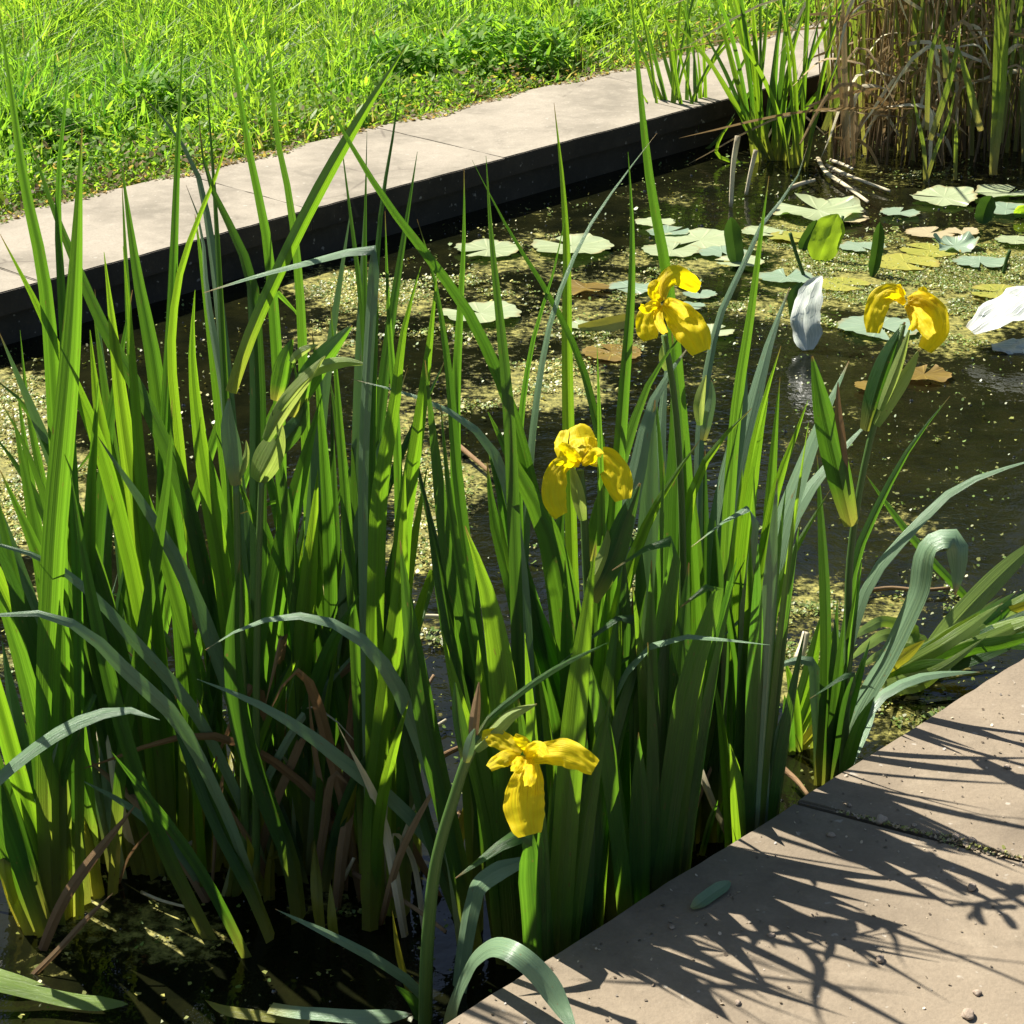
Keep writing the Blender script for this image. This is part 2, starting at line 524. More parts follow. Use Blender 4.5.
# ------------------------------------------------------------------ iris plants
G_IRIS = 'yellow flag iris plants growing in the pond'
PL = {}
def plant(key, bx, by, label):
    b = at_z(bx, by, 0.0)
    if b.dot(V) < VF + 0.05:
        b = b + V * (VF + 0.05 - b.dot(V))
    b.z = -0.02
    PL[key] = empty('iris_plant', b, label, 'iris plant', G_IRIS)
plant('A', 40, 925, 'iris plant at the left edge with the widest upright leaf and stout pale bases')
plant('B', 180, 880, 'iris plant of fanned green leaves with yellowed bases, next to the leftmost iris')
plant('C', 262, 885, 'iris plant carrying the closed green flower buds and two arching blue-green leaves')
plant('D', 318, 880, 'iris plant with brown withered leaves among its green ones, right of the budded iris')
plant('E', 380, 915, 'bright green iris plant with one tall leaf folded over sideways at its top')
plant('G', 520, 930, 'iris plant of broad bright leaves by the ledge, behind the lowest yellow flower')
plant('H', 432, 1020, 'iris plant with a thick bent stem and the lowest yellow flower, leaves folded')
plant('I', 600, 890, 'iris plant with a yellow flower in the middle, between broad dark leaves')
plant('J', 708, 850, 'dense upright iris plant with blue-green leaves and a ragged yellow flower on top')
plant('K', 822, 788, 'slender iris plant with the rightmost yellow flower and one broad folded leaf')
plant('L', 790, 748, 'small yellow-green iris shoot with a rotting brown base, beside the slender iris')
plant('M', 868, 690, 'flattened iris plant flopped over on the water beside the ledge at the right')
plant('N', 690, 150, 'small iris plant at the foot of the far wall, left of a taller one')
plant('O', 778, 166, 'tall iris plant fanning out in front of the far wall beside the brown reeds')

ARCH = Vector((-.35, -.55, .95)).normalized()
def clampv(b):
    if b.dot(V) < VF + 0.025:
        b = b + V * (VF + 0.025 - b.dot(V))
    return b

def near(b, keys=None):
    return min((keys or PL), key=lambda k: (Vector(PL[k].location) - b).length)

def leaf(pts, wpx, kind='n', dy=None, tw=None, key=None, Y=None, prof=sword, ridge=None, name='leaf', pw=1.5, nseg=None, arch=False):
    """pts: tip first, base last (pixels). Base stands on the water at its last pixel."""
    p = list(pts[::-1])
    if key in ('G', 'I') and Y is None and p[0][1] < 960:
        p[0] = (p[0][0], p[0][1] + (34 if key == 'G' else 22))
    if Y is None:
        b = at_z(p[0][0], p[0][1], -0.015)
        b = clampv(b)
        Y = b.y
    if dy is None:
        dy = {'g': random.uniform(0.06, 0.16), 'y': random.uniform(-0.1, 0.03)}.get(kind, random.uniform(-0.1, 0.1))
    W = lift(p, Y, dy, pw)
    if key is None:
        key = near(W[0])
    root = PL[key]
    if tw is None:
        tw = {'g': random.uniform(-62, -40), 'y': random.uniform(-15, 30), 'd': random.uniform(15, 55)}.get(kind, random.uniform(-45, 45))
    t = math.radians(tw)
    t2 = t + math.radians(random.uniform(-18, 18))
    n = nseg or max(10, min(26, int(sum(math.hypot(a[0] - b[0], a[1] - b[1]) for a, b in zip(p, p[1:])) / 28)))
    path = catmull(W, n)
    mid = path[len(path) // 2]
    width = .92 * wpx * px_scale(mid) / max(0.55, math.cos(t))
    if ridge is None:
        ridge = random.uniform(0.16, 0.6) * (1 if kind != 'g' else 0.5)
    if arch:
        width *= 1.25
    o = add(name, ribbon(path, width, prof, t, t2, ridge=ridge, origin=Vector(root.location), seed=random.random() * 50, up_n=ARCH if arch else None), M[kind], root)
    return o

# --- traced leaves: (points tip->base, width px, kind, kwargs)
T_ = [
 # plant A, left edge
 ('A', [(82,128),(72,330),(53,560),(47,760),(52,935)], 30, 'n', dict(tw=8, dy=-0.04, ridge=0.6)),
 ('A', [(-40,700),(-12,790),(12,870),(42,945)], 34, 'n', dict(tw=-10)),
 ('A', [(-60,640),(-20,740),(20,850),(50,940)], 30, 'd', {}),
 ('A', [(2,640),(20,740),(40,830),(58,935)], 26, 'n', {}),
 ('A', [(-4,-10),(12,98),(23,176),(43,273),(55,420),(62,640),(66,930)], 18, 'n', dict(tw=30)),
 ('A', [(-10,470),(10,560),(30,680),(55,930)], 20, 'd', {}),
 ('A', [(113,893),(90,915),(60,948),(23,985)], 8, 'dead', dict(tw=0)),
 ('A', [(160,720),(129,710),(90,718),(35,749),(0,778),(-40,820)], 16, 'g', dict(arch=True, tw=0, Y=2.06, dy=-0.06)),
 ('A', [(72,35),(66,98),(59,168),(58,219),(62,300),(75,520),(80,930)], 13, 'n', {}),
 ('A', [(0,470),(40,560),(75,720),(95,905)], 24, 'n', {}),
 ('A', [(-20,505),(20,600),(60,740),(85,915)], 22, 'd', {}),
 ('A', [(-15,560),(15,640),(45,760),(75,925)], 24, 'n', {}),
 ('A', [(-30,590),(-5,690),(25,800),(60,930)], 22, 'y', {}),
 # plant B
 ('B', [(27,130),(52,205),(72,255),(105,330),(148,408),(184,494),(205,580),(215,690),(205,880)], 18, 'd', dict(tw=20)),
 ('B', [(184,20),(180,98),(176,195),(172,300),(162,480),(160,880)], 13, 'n', dict(tw=5, ridge=0.5)),
 ('B', [(121,160),(129,219),(137,273),(152,352),(168,480),(185,660),(188,885)], 25, 'n', dict(tw=10)),
 ('B', [(104,252),(111,312),(121,400),(140,530),(160,680),(170,885)], 24, 'y', dict(tw=0)),
 ('B', [(123,246),(129,312),(133,370),(145,520),(165,720),(172,885)], 16, 'y', {}),
 ('B', [(0,234),(35,301),(59,352),(90,420),(125,540),(155,700),(175,890)], 20, 'y', dict(tw=-5, ridge=.2)),
 ('B', [(90,330),(97,400),(113,480),(132,560),(150,700),(165,885)], 26, 'y', dict(tw=5)),
 ('B', [(-10,375),(20,400),(45,440),(80,520),(120,650),(160,880)], 18, 'n', {}),
 ('B', [(-10,430),(20,470),(48,520),(90,640),(150,885)], 20, 'n', {}),
 ('B', [(0,400),(22,440),(60,550),(105,700),(150,880)], 17, 'd', {}),
 ('B', [(172,400),(171,440),(160,530),(140,650),(122,760),(112,905)], 15, 'd', dict(tw=30)),
 ('B', [(60,455),(80,540),(105,650),(135,780),(160,885)], 22, 'd', {}),
 ('B', [(115,672),(108,700),(105,760),(112,820),(125,890)], 12, 'g', dict(tw=-30)),
 ('B', [(20,330),(27,400),(40,470),(60,560),(95,700),(140,885)], 14, 'n', {}),
 ('B', [(70,470),(90,590),(120,720),(165,850),(215,950)], 20, 'n', {}),
 # plant C
 ('C', [(195,290),(192,340),(200,440),(220,560),(240,720),(255,885)], 22, 'y', {}),
 ('C', [(137,90),(172,129),(195,168),(211,242),(222,330),(235,480),(250,880)], 15, 'g', dict(tw=-38)),
 ('C', [(199,121),(207,176),(227,219),(250,273),(256,345),(258,500),(262,880)], 22, 'd', dict(tw=-30)),
 ('C', [(186,185),(199,219),(207,293),(225,400),(245,600),(258,880)], 14, 'g', dict(tw=-50)),
 ('C', [(236,109),(219,168),(195,227),(180,273),(172,332),(180,450),(215,700),(240,880)], 12, 'y', dict(tw=15)),
 ('C', [(222,-12),(238,86),(250,156),(266,234),(275,330),(282,560),(275,880)], 13, 'n', dict(tw=25)),
 ('C', [(-40,535),(0,545),(39,557),(98,600),(129,635),(187,701),(235,790),(275,900)], 12, 'g', dict(arch=True, tw=-5, dy=-0.10, pw=1.0)),
 ('C', [(-40,618),(0,615),(51,615),(98,642),(129,674),(168,709),(215,790),(268,930)], 15, 'g', dict(arch=True, tw=-5, dy=-0.14, pw=1.0)),
 ('C', [(148,405),(175,470),(205,570),(235,680),(262,885)], 20, 'n', {}),
 ('C', [(120,420),(150,510),(180,610),(215,740),(245,890)], 18, 'n', {}),
 ('C', [(240,560),(232,640),(244,740),(262,790),(290,860),(300,930)], 22, 'd', {}),
 ('C', [(198,700),(222,770),(245,810),(268,880)], 16, 'y', {}),
 ('C', [(150,640),(185,740),(215,820),(255,900),(275,950)], 16, 'd', {}),
 ('C', [(110,750),(150,800),(200,870),(252,968)], 14, 'n', {}),
 ('C', [(205,60),(215,200),(222,330),(232,520),(250,880)], 10, 'n', {}),
 # plant D
 ('D', [(262,-15),(270,59),(277,137),(289,195),(297,260),(305,420),(315,880)], 12, 'n', {}),
 ('D', [(322,395),(310,440),(292,510),(275,590),(262,680),(270,760),(300,880)], 30, 'n', dict(tw=12, dy=-0.06, ridge=.5)),
 ('D', [(318,470),(312,540),(305,620),(298,720),(305,880)], 26, 'y', dict(tw=0)),
 ('D', [(330,380),(345,480),(350,600),(342,720),(335,880)], 20, 'd', {}),
 ('D', [(312,330),(322,430),(330,560),(330,700),(322,880)], 16, 'n', {}),
 ('D', [(272,410),(285,500),(298,640),(312,880)], 16, 'd', {}),
 ('D', [(226,690),(245,735),(270,800),(300,875)], 16, 'y', {}),
 ('D', [(320,540),(318,626),(312,729),(300,800)], 7, 'dead', dict(tw=0)),
 ('D', [(316,580),(303,637),(286,723),(290,860)], 9, 'dead', dict(tw=0)),
 ('D', [(272,556),(243,590),(219,622),(225,680),(262,850)], 6, 'dead', dict(tw=0)),
 ('D', [(182,573),(200,598),(219,622),(228,690),(268,860)], 9, 'dead', dict(tw=0)),
 ('D', [(300,740),(308,800),(318,860),(322,895)], 13, 'yel', {}),
 ('D', [(308,690),(316,760),(330,830),(338,890)], 8, 'dead', {}),
 ('D', [(365,560),(352,700),(345,800),(340,890)], 8, 'dead', {}),
 ('D', [(330,640),(338,720),(336,800),(330,890)], 10, 'dead', {}),
 # plant E
 ('E', [(203,293),(254,277),(312,262),(352,252),(374,251),(374,262),(370,330),(364,450),(366,700),(372,920)], 13, 'g', dict(arch=True, tw=0, prof=blade_prof, dy=-0.02, nseg=40)),
 ('E', [(403,60),(394,129),(382,203),(376,273),(372,420),(376,700),(380,920)], 10, 'n', {}),
 ('E', [(367,130),(365,234),(366,400),(370,650),(378,915)], 10, 'd', {}),
 ('E', [(340,133),(351,219),(360,290),(370,420),(378,650),(384,915)], 10, 'd', {}),
 ('E', [(421,266),(405,324),(394,408),(380,490),(376,580),(374,720),(378,935)], 22, 'y', dict(tw=-3, dy=-.05)),
 ('E', [(437,273),(430,340),(418,430),(404,520),(398,620),(392,760),(390,925)], 22, 'y', dict(tw=3, dy=-.05)),
 ('E', [(405,470),(400,590),(385,700),(372,820),(370,940)], 24, 'y', dict(tw=0)),
 ('E', [(409,700),(395,745),(382,800),(374,935)], 14, 'y', {}),
 ('E', [(352,430),(356,540),(362,680),(372,900)], 20, 'd', {}),
 ('E', [(395,560),(400,660),(405,760),(402,925)], 22, 'd', {}),
 ('E', [(351,379),(414,396),(457,416),(488,443),(505,480),(520,560),(530,700),(535,900)], 13, 'g', dict(arch=True, tw=-5, dy=0.0, key='G')),
 ('E', [(205,650),(254,623),(312,617),(359,638),(390,674),(415,730),(440,800),(465,930)], 15, 'g', dict(arch=True, tw=0, dy=-0.02, key='G', prof=sword)),
 ('E', [(197,679),(254,702),(312,737),(352,769),(400,807),(433,845),(478,905)], 14, 'g', dict(arch=True, tw=-5, dy=-0.04, key='G')),
 ('E', [(385,210),(388,300),(396,420),(400,600),(390,915)], 10, 'n', {}),
 ('E', [(330,300),(338,400),(350,560),(366,915)], 13, 'n', {}),
 ('E', [(425,360),(436,460),(449,560),(470,650),(480,760),(470,915)], 19, 'd', dict(key='E')),
 ('E', [(408,420),(425,500),(450,600),(472,700),(478,910)], 16, 'd', dict(key='G')),
 # plant G
 ('G', [(308,70),(320,90),(351,145),(390,207),(429,258),(468,312),(495,367),(540,520),(560,900)], 12, 'n', dict(key='I')),
 ('G', [(417,219),(433,273),(446,350),(458,480),(480,650),(500,910)], 12, 'n', {}),
 ('G', [(464,168),(464,234),(460,312),(456,391),(458,560),(475,905)], 12, 'n', dict(ridge=.5)),
 ('G', [(486,156),(491,234),(499,312),(507,391),(515,560),(520,910)], 13, 'd', dict(tw=30)),
 ('G', [(465,526),(482,575),(496,635),(504,700),(508,790),(520,945)], 32, 'y', dict(tw=0, dy=-.06, ridge=.2)),
 ('G', [(441,628),(452,675),(465,725),(485,800),(505,940)], 20, 'y', {}),
 ('G', [(487,462),(494,520),(515,590),(535,690),(545,910)], 26, 'n', dict(tw=15)),
 ('G', [(478,640),(484,740),(498,830),(512,940)], 28, 'y', dict(tw=5)),
 ('G', [(512,690),(518,790),(530,870),(532,945)], 30, 'y', dict(tw=-10)),
 ('G', [(545,700),(547,800),(548,870),(548,945)], 24, 'd', {}),
 ('G', [(425,500),(445,620),(470,740),(500,915)], 18, 'd', {}),
 ('G', [(440,400),(450,500),(470,620),(500,780),(515,920)], 14, 'n', {}),
 ('G', [(657,133),(624,176),(589,227),(570,266),(550,324),(538,390),(525,560),(530,905)], 9, 'g', dict(tw=-30)),
 ('G', [(566,213),(554,270),(534,336),(523,400),(522,600),(530,905)], 9, 'n', {}),
 ('G', [(400,540),(412,640),(430,740),(455,850),(480,940)], 20, 'd', {}),
 ('G', [(384,590),(400,700),(420,800),(452,900),(478,960)], 14, 'd', {}),
 # plant I
 ('I', [(554,103),(562,176),(566,234),(567,350),(572,560),(588,870)], 13, 'y', dict(tw=10, ridge=.5, dy=.12, pw=.6)),
 ('I', [(488,412),(515,467),(543,520),(562,585),(575,680),(598,900)], 32, 'n', dict(tw=18, dy=-.02)),
 ('I', [(495,470),(512,560),(540,630),(562,700),(590,900)], 24, 'n', {}),
 ('I', [(486,440),(510,530),(530,600),(552,680),(585,900)], 22, 'n', dict(tw=10)),
 ('I', [(628,152),(632,219),(632,273),(624,390),(612,560),(606,890)], 14, 'n', dict(ridge=.55, tw=5)),
 ('I', [(472,160),(511,234),(550,297),(581,363),(598,430),(610,600),(612,890)], 11, 'n', {}),
 ('I', [(690,345),(659,389),(635,480),(615,560),(600,660),(598,890)], 24, 'g', dict(tw=-30, dy=.1)),
 ('I', [(685,330),(655,372),(625,450),(605,520),(592,640),(592,890)], 20, 'd', dict(tw=30)),
 ('I', [(700,440),(665,490),(640,540),(618,610),(606,700),(604,890)], 17, 'y', dict(tw=0)),
 ('I', [(770,645),(726,640),(683,637),(655,644),(630,668),(610,705),(600,760),(595,890)], 11, 'g', dict(arch=True, tw=0, dy=-.16, pw=.8)),
 ('I', [(597,344),(600,440),(602,600),(606,890)], 11, 'n', {}),
 ('I', [(624,555),(625,640),(622,740),(618,910)], 28, 'd', dict(tw=15)),
 ('I', [(607,590),(600,680),(596,780),(600,912)], 26, 'y', {}),
 ('I', [(578,600),(580,700),(588,800),(598,912)], 26, 'd', {}),
 ('I', [(565,560),(568,680),(575,800),(588,905)], 18, 'n', {}),
 ('I', [(570,430),(560,520),(565,640),(580,890)], 16, 'n', {}),
 ('I', [(645,762),(640,800),(630,840),(622,905)], 9, 'n', {}),
 ('I', [(605,500),(640,560),(632,640),(625,890)], 16, 'd', {}),
 ('I', [(632,585),(634,680),(637,770),(630,880)], 8, 'dead', {}),
 ('I', [(643,590),(646,690),(646,790),(640,870)], 9, 'dead', {}),
 ('I', [(620,600),(626,690),(630,770),(630,870)], 8, 'dead', {}),
 ('I', [(652,600),(651,680),(648,760),(645,860)], 7, 'dead', {}),
 # plant J
 ('J', [(630,-25),(640,90),(651,188),(666,270),(680,400),(695,600),(700,850)], 13, 'n', dict(ridge=.25, tw=8)),
 ('J', [(655,400),(650,486),(649,603),(660,720),(676,862)], 30, 'g', dict(tw=20, dy=-.03)),
 ('J', [(683,390),(684,459),(690,530),(695,620),(700,850)], 25, 'n', dict(tw=0)),
 ('J', [(672,330),(676,420),(672,540),(680,700),(690,850)], 22, 'd', {}),
 ('J', [(668,350),(660,450),(662,560),(672,700),(685,855)], 22, 'g', dict(tw=-25, dy=.1)),
 ('J', [(705,450),(702,530),(700,620),(706,720),(708,850)], 24, 'd', dict(tw=30)),
 ('J', [(780,377),(774,447),(769,520),(764,600),(752,720),(738,838)], 15, 'n', dict(tw=5)),
 ('J', [(808,145),(793,186),(765,219),(745,262),(722,310),(706,380),(698,560),(702,850)], 10, 'g', dict(tw=-15)),
 ('J', [(769,176),(761,234),(751,312),(738,395),(728,520),(722,845)], 12, 'n', {}),
 ('J', [(790,287),(772,335),(757,390),(738,470),(722,560),(712,680),(715,845)], 22, 'g', dict(tw=-28)),
 ('J', [(745,340),(742,410),(728,480),(715,560),(708,680),(712,845)], 26, 'g', dict(tw=-25, dy=.08)),
 ('J', [(781,346),(762,408),(750,465),(740,560),(738,700),(730,838)], 13, 'y', {}),
 ('J', [(768,398),(758,450),(748,520),(740,620),(732,842)], 18, 'y', dict(tw=0)),
 ('J', [(808,400),(794,439),(778,482),(765,550),(752,680),(742,835)], 15, 'y', {}),
 ('J', [(849,361),(822,420),(795,490),(778,540),(765,620),(750,832)], 24, 'g', dict(tw=-35)),
 ('J', [(874,416),(845,447),(812,486),(786,533),(768,600),(748,832)], 19, 'g', dict(tw=-30, dy=.12)),
 ('J', [(830,490),(806,530),(785,570),(768,640),(752,832)], 12, 'y', {}),
 ('J', [(752,408),(725,435),(705,462),(690,500),(684,600),(690,855)], 16, 'y', dict(tw=-5)),
 ('J', [(745,560),(725,600),(710,650),(700,720),(695,852)], 15, 'd', {}),
 ('J', [(760,580),(745,650),(735,720),(730,842)], 24, 'd', dict(tw=25)),
 ('J', [(768,600),(762,680),(756,760),(748,835)], 18, 'y', dict(tw=5)),
 ('J', [(720,680),(710,720),(694,790),(685,858)], 18, 'y', dict(tw=0)),
 ('J', [(693,680),(688,740),(684,800),(682,862)], 12, 'g', dict(tw=-30)),
 ('J', [(742,470),(738,560),(732,660),(726,845)], 24, 'y', dict(tw=0)),
 ('J', [(715,520),(718,620),(716,720),(712,850)], 22, 'd', {}),
 ('J', [(712,730),(718,765),(712,800),(712,850)], 8, 'g', dict(tw=-30)),
 ('J', [(725,795),(722,820),(718,850)], 9, 'y', {}),
 ('J', [(718,800),(708,830),(700,862)], 7, 'n', {}),
 ('J', [(670,640),(672,720),(676,800),(680,864)], 20, 'g', dict(tw=10)),
 ('J', [(655,385),(662,470),(672,600),(684,852)], 9, 'd', {}),
 # plant K
 ('K', [(817,455),(821,520),(825,600),(825,700),(818,795)], 13, 'd', dict(tw=20)),
 ('K', [(950,396),(913,443),(882,498),(858,552),(846,640),(835,785)], 10, 'n', {}),
 ('K', [(1040,458),(1000,470),(960,486),(913,529),(874,575),(850,640),(834,790)], 11, 'g', dict(arch=True, tw=-5, dy=.02)),
 ('K', [(955,595),(958,562),(952,538),(938,540),(917,596),(890,654),(856,716),(830,795)], 24, 'g', dict(arch=True, tw=-8, prof=blade_prof, nseg=34, dy=-.03)),
 ('K', [(866,475),(905,529),(940,570),(968,600),(985,640)], 9, 'n', dict(key='M')),
 ('K', [(862,560),(850,640),(842,720),(828,795)], 10, 'n', {}),
 ('K', [(870,640),(855,690),(840,740),(826,797)], 12, 'n', {}),
 ('K', [(878,697),(862,735),(845,770),(832,797)], 12, 'g', dict(tw=-30)),
 ('K', [(832,620),(842,640),(846,700),(836,795)], 9, 'g', {}),
 ('K', [(845,610),(836,690),(826,795)], 10, 'd', {}),
 ('K', [(980,672),(956,673),(913,680),(878,699),(855,735),(838,795)], 11, 'g', dict(arch=True, tw=-5)),
 # plant L
 ('L', [(822,612),(812,660),(798,710),(784,755)], 15, 'y', dict(tw=0)),
 ('L', [(838,620),(822,670),(806,715),(790,755)], 13, 'y', dict(tw=10)),
 ('L', [(850,690),(830,712),(808,738),(794,757)], 12, 'yel', {}),
 ('L', [(800,780),(792,770),(780,752)], 9, 'dead', {}),
 # plant N, O by the far wall
 ('N', [(640,50),(655,85),(668,115),(682,150)], 6, 'y', {}), ('N', [(645,18),(658,70),(670,115),(684,150)], 6, 'n', {}),
 ('N', [(655,25),(668,70),(680,110),(690,150)], 6, 'd', {}), ('N', [(664,0),(670,50),(677,100),(686,150)], 6, 'y', {}),
 ('N', [(640,90),(655,115),(672,135),(684,150)], 5, 'y', {}),
 ('N', [(688,-5),(688,60),(687,110),(690,150)], 6, 'd', {}), ('N', [(694,40),(695,90),(697,120),(695,152)], 6, 'n', {}),
 ('N', [(704,84),(703,110),(700,130),(698,152)], 7, 'd', {}), ('N', [(672,40),(678,90),(688,130),(696,152)], 6, 'y', {}),
 ('N', [(735,113),(725,130),(712,145),(700,154)], 5, 'y', {}),
 ('O', [(694,38),(715,70),(741,114),(760,145),(776,166)], 8, 'y', {}), ('O', [(713,-5),(726,40),(738,85),(752,130),(770,165)], 8, 'y', {}),
 ('O', [(730,-20),(742,20),(754,70),(762,130),(772,165)], 9, 'y', dict(tw=0)), ('O', [(750,-20),(755,40),(758,90),(766,140),(776,166)], 8, 'y', {}),
 ('O', [(770,-15),(764,50),(760,100),(770,150),(778,166)], 6, 'n', {}), ('O', [(789,-10),(784,50),(780,100),(779,166)], 8, 'd', {}),
 ('O', [(805,5),(793,50),(785,100),(780,166)], 6, 'y', {}), ('O', [(823,2),(812,50),(800,96),(788,138),(784,166)], 5, 'n', {}),
 ('O', [(700,25),(722,65),(740,105),(762,150),(774,166)], 6, 'd', {}), ('O', [(780,20),(775,80),(774,130),(777,166)], 7, 'n', {}),
 ('O', [(829,72),(818,92),(806,108),(800,125),(790,160)], 6, 'y', {}), ('O', [(760,75),(748,95),(742,112),(770,160)], 5, 'n', {}),
 ('O', [(735,118),(722,135),(716,150),(765,168)], 5, 'y', {}), ('O', [(798,70),(790,110),(783,150),(781,166)], 6, 'd', {}),
]
for key, pts, wpx, kind, kw in T_:
    kw = dict(kw)
    if key in 'NO':
        wpx *= .75
    if key in 'ABCDE':
        wpx *= .88
    k = kw.pop('key', key)
    leaf(pts, wpx, kind, key=k, **kw)

# leaves of the bent flower plant H, and lying leaves: points given with their heights
def leaf3(key, pts, wpx, kind, tw=0, prof=sword, ridge=0.12, nseg=26, name='leaf', up=None):
    """pts: tip first (px, py, z): each point at its own height"""
    root = PL[key]
    W = [at_z(p[0], p[1], p[2]) for p in pts[::-1]]
    path = catmull(W, nseg)
    width = wpx * px_scale(path[len(path) // 2])
    t = math.radians(tw)
    return add(name, ribbon(path, width, prof, t, t, ridge=ridge, origin=Vector(root.location), up_n=up), M[kind], root)

hb = PL['H'].location
def leafH(pts, wpx, kind, Y, dy, **kw):
    return leaf(pts, wpx, kind, key='H', Y=Y, dy=dy, **kw)
YH = hb.y
leafH([(537,866),(533,862),(512,866),(494,874),(480,885),(473,905),(466,940),(458,1000),(452,1040)], 21, 'g', YH + .06, -0.02, arch=True, tw=-5, prof=blade_prof, nseg=40, pw=1.0)
leaf3('H', [(577,1036,.130),(562,1008,.142),(543,978,.165),(519,956,.185),(498,947,.18),(480,955,.155),(465,978,.11),(452,1012,.05),(446,1045,0)], 24, 'g', prof=blade_prof, nseg=40, up=ARCH)
leafH([(275,909),(332,936),(380,962),(418,990),(440,1035)], 9, 'g', YH + .03, -0.02, arch=True, tw=-5)
leafH([(395,985),(412,1000),(424,1040)], 12, 'n', YH, 0)
leafH([(392,910),(400,960),(412,1000),(425,1045)], 8, 'yel', YH + .05, 0)
leaf3('A', [(128,1004,.012),(90,1003,.015),(40,994,.02),(0,985,.03),(-50,975,.04)], 19, 'm', prof=blade_prof, up=Vector((0, -.35, 1)))
leaf3('A', [(45,985,.012),(10,978,.02),(-40,960,.03)], 14, 'm', up=Vector((0, -.35, 1)))
leaf3('H', [(412,1014,.05),(370,1017,.06),(320,1014,.05),(294,1012,.04),(270,1008,.03)], 17, 'g', prof=blade_prof, up=Vector((0, -.5, 1)))
leaf3('H', [(205,1000,.012),(225,1010,.02),(262,1016,.02),(310,1020,.02)], 12, 'yel', up=Vector((0, -.5, 1)))
# flopped plant M lies low over the water towards the right
FL = [([(1060,525),(1024,553),(985,590),(950,628),(925,660),(880,690)], 22, 'm'), ([(1050,580),(1010,608),(960,632),(915,660),(872,690)], 18, 'm'),
      ([(1060,610),(1020,622),(975,638),(925,662),(868,694)], 16, 'm'), ([(1065,625),(1015,640),(965,650),(915,672),(870,698)], 15, 'n'),
      ([(1060,650),(1020,645),(990,642),(960,655),(920,680),(872,700)], 14, 'n'), ([(1050,600),(1005,625),(950,655),(900,680),(866,700)], 16, 'n'),
      ([(980,612),(955,632),(925,655),(885,684)], 15, 'm'), ([(852,640),(868,628),(890,622),(915,632),(905,655),(880,686)], 11, 'm'),
      ([(848,662),(868,645),(895,634),(925,642),(900,668),(878,690)], 11, 'm'), ([(860,668),(880,655),(905,648),(925,652),(890,684)], 10, 'm'),
      ([(1070,590),(1030,604),(990,620),(945,645),(890,680)], 13, 'yel'), ([(925,640),(905,655),(890,668),(875,690)], 14, 'yel')]
for i, (pts, wpx, kd) in enumerate(FL):
    zs = np.linspace(0.09 + 0.015 * (i % 4), 0.006, len(pts))
    leaf3('M', [(p[0], p[1], float(z)) for p, z in zip(pts, zs)], wpx, kd, tw=random.uniform(-25, 25))

for i in range(16):
    tx, ty = random.uniform(950, 1075), 0
    ty = 690 - (tx - 868) * random.uniform(.30, .72)
    bx, by = 868 + random.uniform(-10, 14), 692 + random.uniform(-6, 6)
    bow = random.uniform(-14, 8)
    zt = random.uniform(.02, .13)
    leaf3('M', [(tx, ty, zt), ((tx + bx) / 2 + 8, (ty + by) / 2 + bow, zt * .75), ((tx + 3 * bx) / 4, (ty + 3 * by) / 4 + bow * .6, zt * .35), (bx, by, .004)],
          random.uniform(9, 17), random.choice('mmmyn'), tw=random.uniform(-25, 25))
# --- filler leaves: random members of each fan
def filler(key, n, hmin, hmax, spread, lean, kinds, wmin=.014, wmax=.025, ybias=0.05, sunny=0.0, row=None):
    """random fans: leaves of a fan share a base and spread in one plane; row: fans stand side by side along the ledge"""
    root = PL[key]
    b0 = Vector(root.location)
    left = n
    while left > 0:
        m = min(left, random.randint(3, 6))
        left -= m
        fb = b0 + Vector((random.uniform(-spread, spread), random.uniform(-.03, spread * 1.4) + ybias, 0))
        fa = random.uniform(-.9, .9)                      # heading of the fan
        if row is not None:
            uu_ = b0.dot(U) + random.uniform(*row)
            fb = uv2w(uu_, VF + random.uniform(.03, .075))
            fa = math.atan2(U.y, U.x) + random.uniform(-.25, .25)
        tw0 = random.uniform(-.7, .7) if random.random() > sunny else random.uniform(.6, 1.15)
        for i in range(m):
            q = -1 + 2 * (i + .5) / m
            b = fb + Vector((q * .022 * math.cos(fa), q * .022 * math.sin(fa), 0))
            b = clampv(b)
            b.z = -0.015
            h = random.uniform(hmin, hmax) * (1 - .25 * abs(q))
            sp = math.tan(math.radians(lean * q * 1.3 + random.gauss(0, lean * .5))) * h
            lx, ly = sp * math.cos(fa), sp * math.sin(fa) + random.uniform(-.1, .1) * h
            P = [b, b + Vector((lx * .25, ly * .2, h * .4)), b + Vector((lx * .6, ly * .55, h * .75)), b + Vector((lx, ly, h))]
            if random.random() < .13:
                P += [P[-1] + Vector((lx * .5 + random.choice((-.06, .06)), ly * .4 - .02, -h * random.uniform(.02, .15)))]
            kd = random.choice(kinds)
            tw = tw0 + random.uniform(-.25, .25)
            path = catmull(P, 16)
            add('leaf', ribbon(path, random.uniform(wmin, wmax), sword, tw, tw + random.uniform(-.4, .4), ridge=random.uniform(.15, .55), origin=b0), M[kd], root)
mixk = 'nnnddyyg'
filler('A', 8, .3, .78, .09, 13, 'nndgdy', .011, .019)
filler('B', 13, .3, .8, .1, 14, 'nndgdy', .011, .02)
filler('C', 14, .3, .8, .1, 13, 'nndgdg', .011, .02)
filler('D', 10, .3, .68, .08, 12, 'nndgdy', .011, .019)
filler('E', 10, .3, .7, .07, 10, 'nndydg', .011, .019)
for key in 'ABCD':
    filler(key, 5, .65, .95, .1, 11, 'ndg', .012, .02)
    filler(key, 6, .16, .4, .09, 30, 'nydg', .009, .016, .0)
filler('G', 18, .3, .62, .08, 6, 'nnnyyd', .02, .032, .02, .95, (-.1, .05))
filler('I', 18, .3, .62, .08, 6, 'nnnyyd', .02, .032, .02, .95, (-.08, .0))
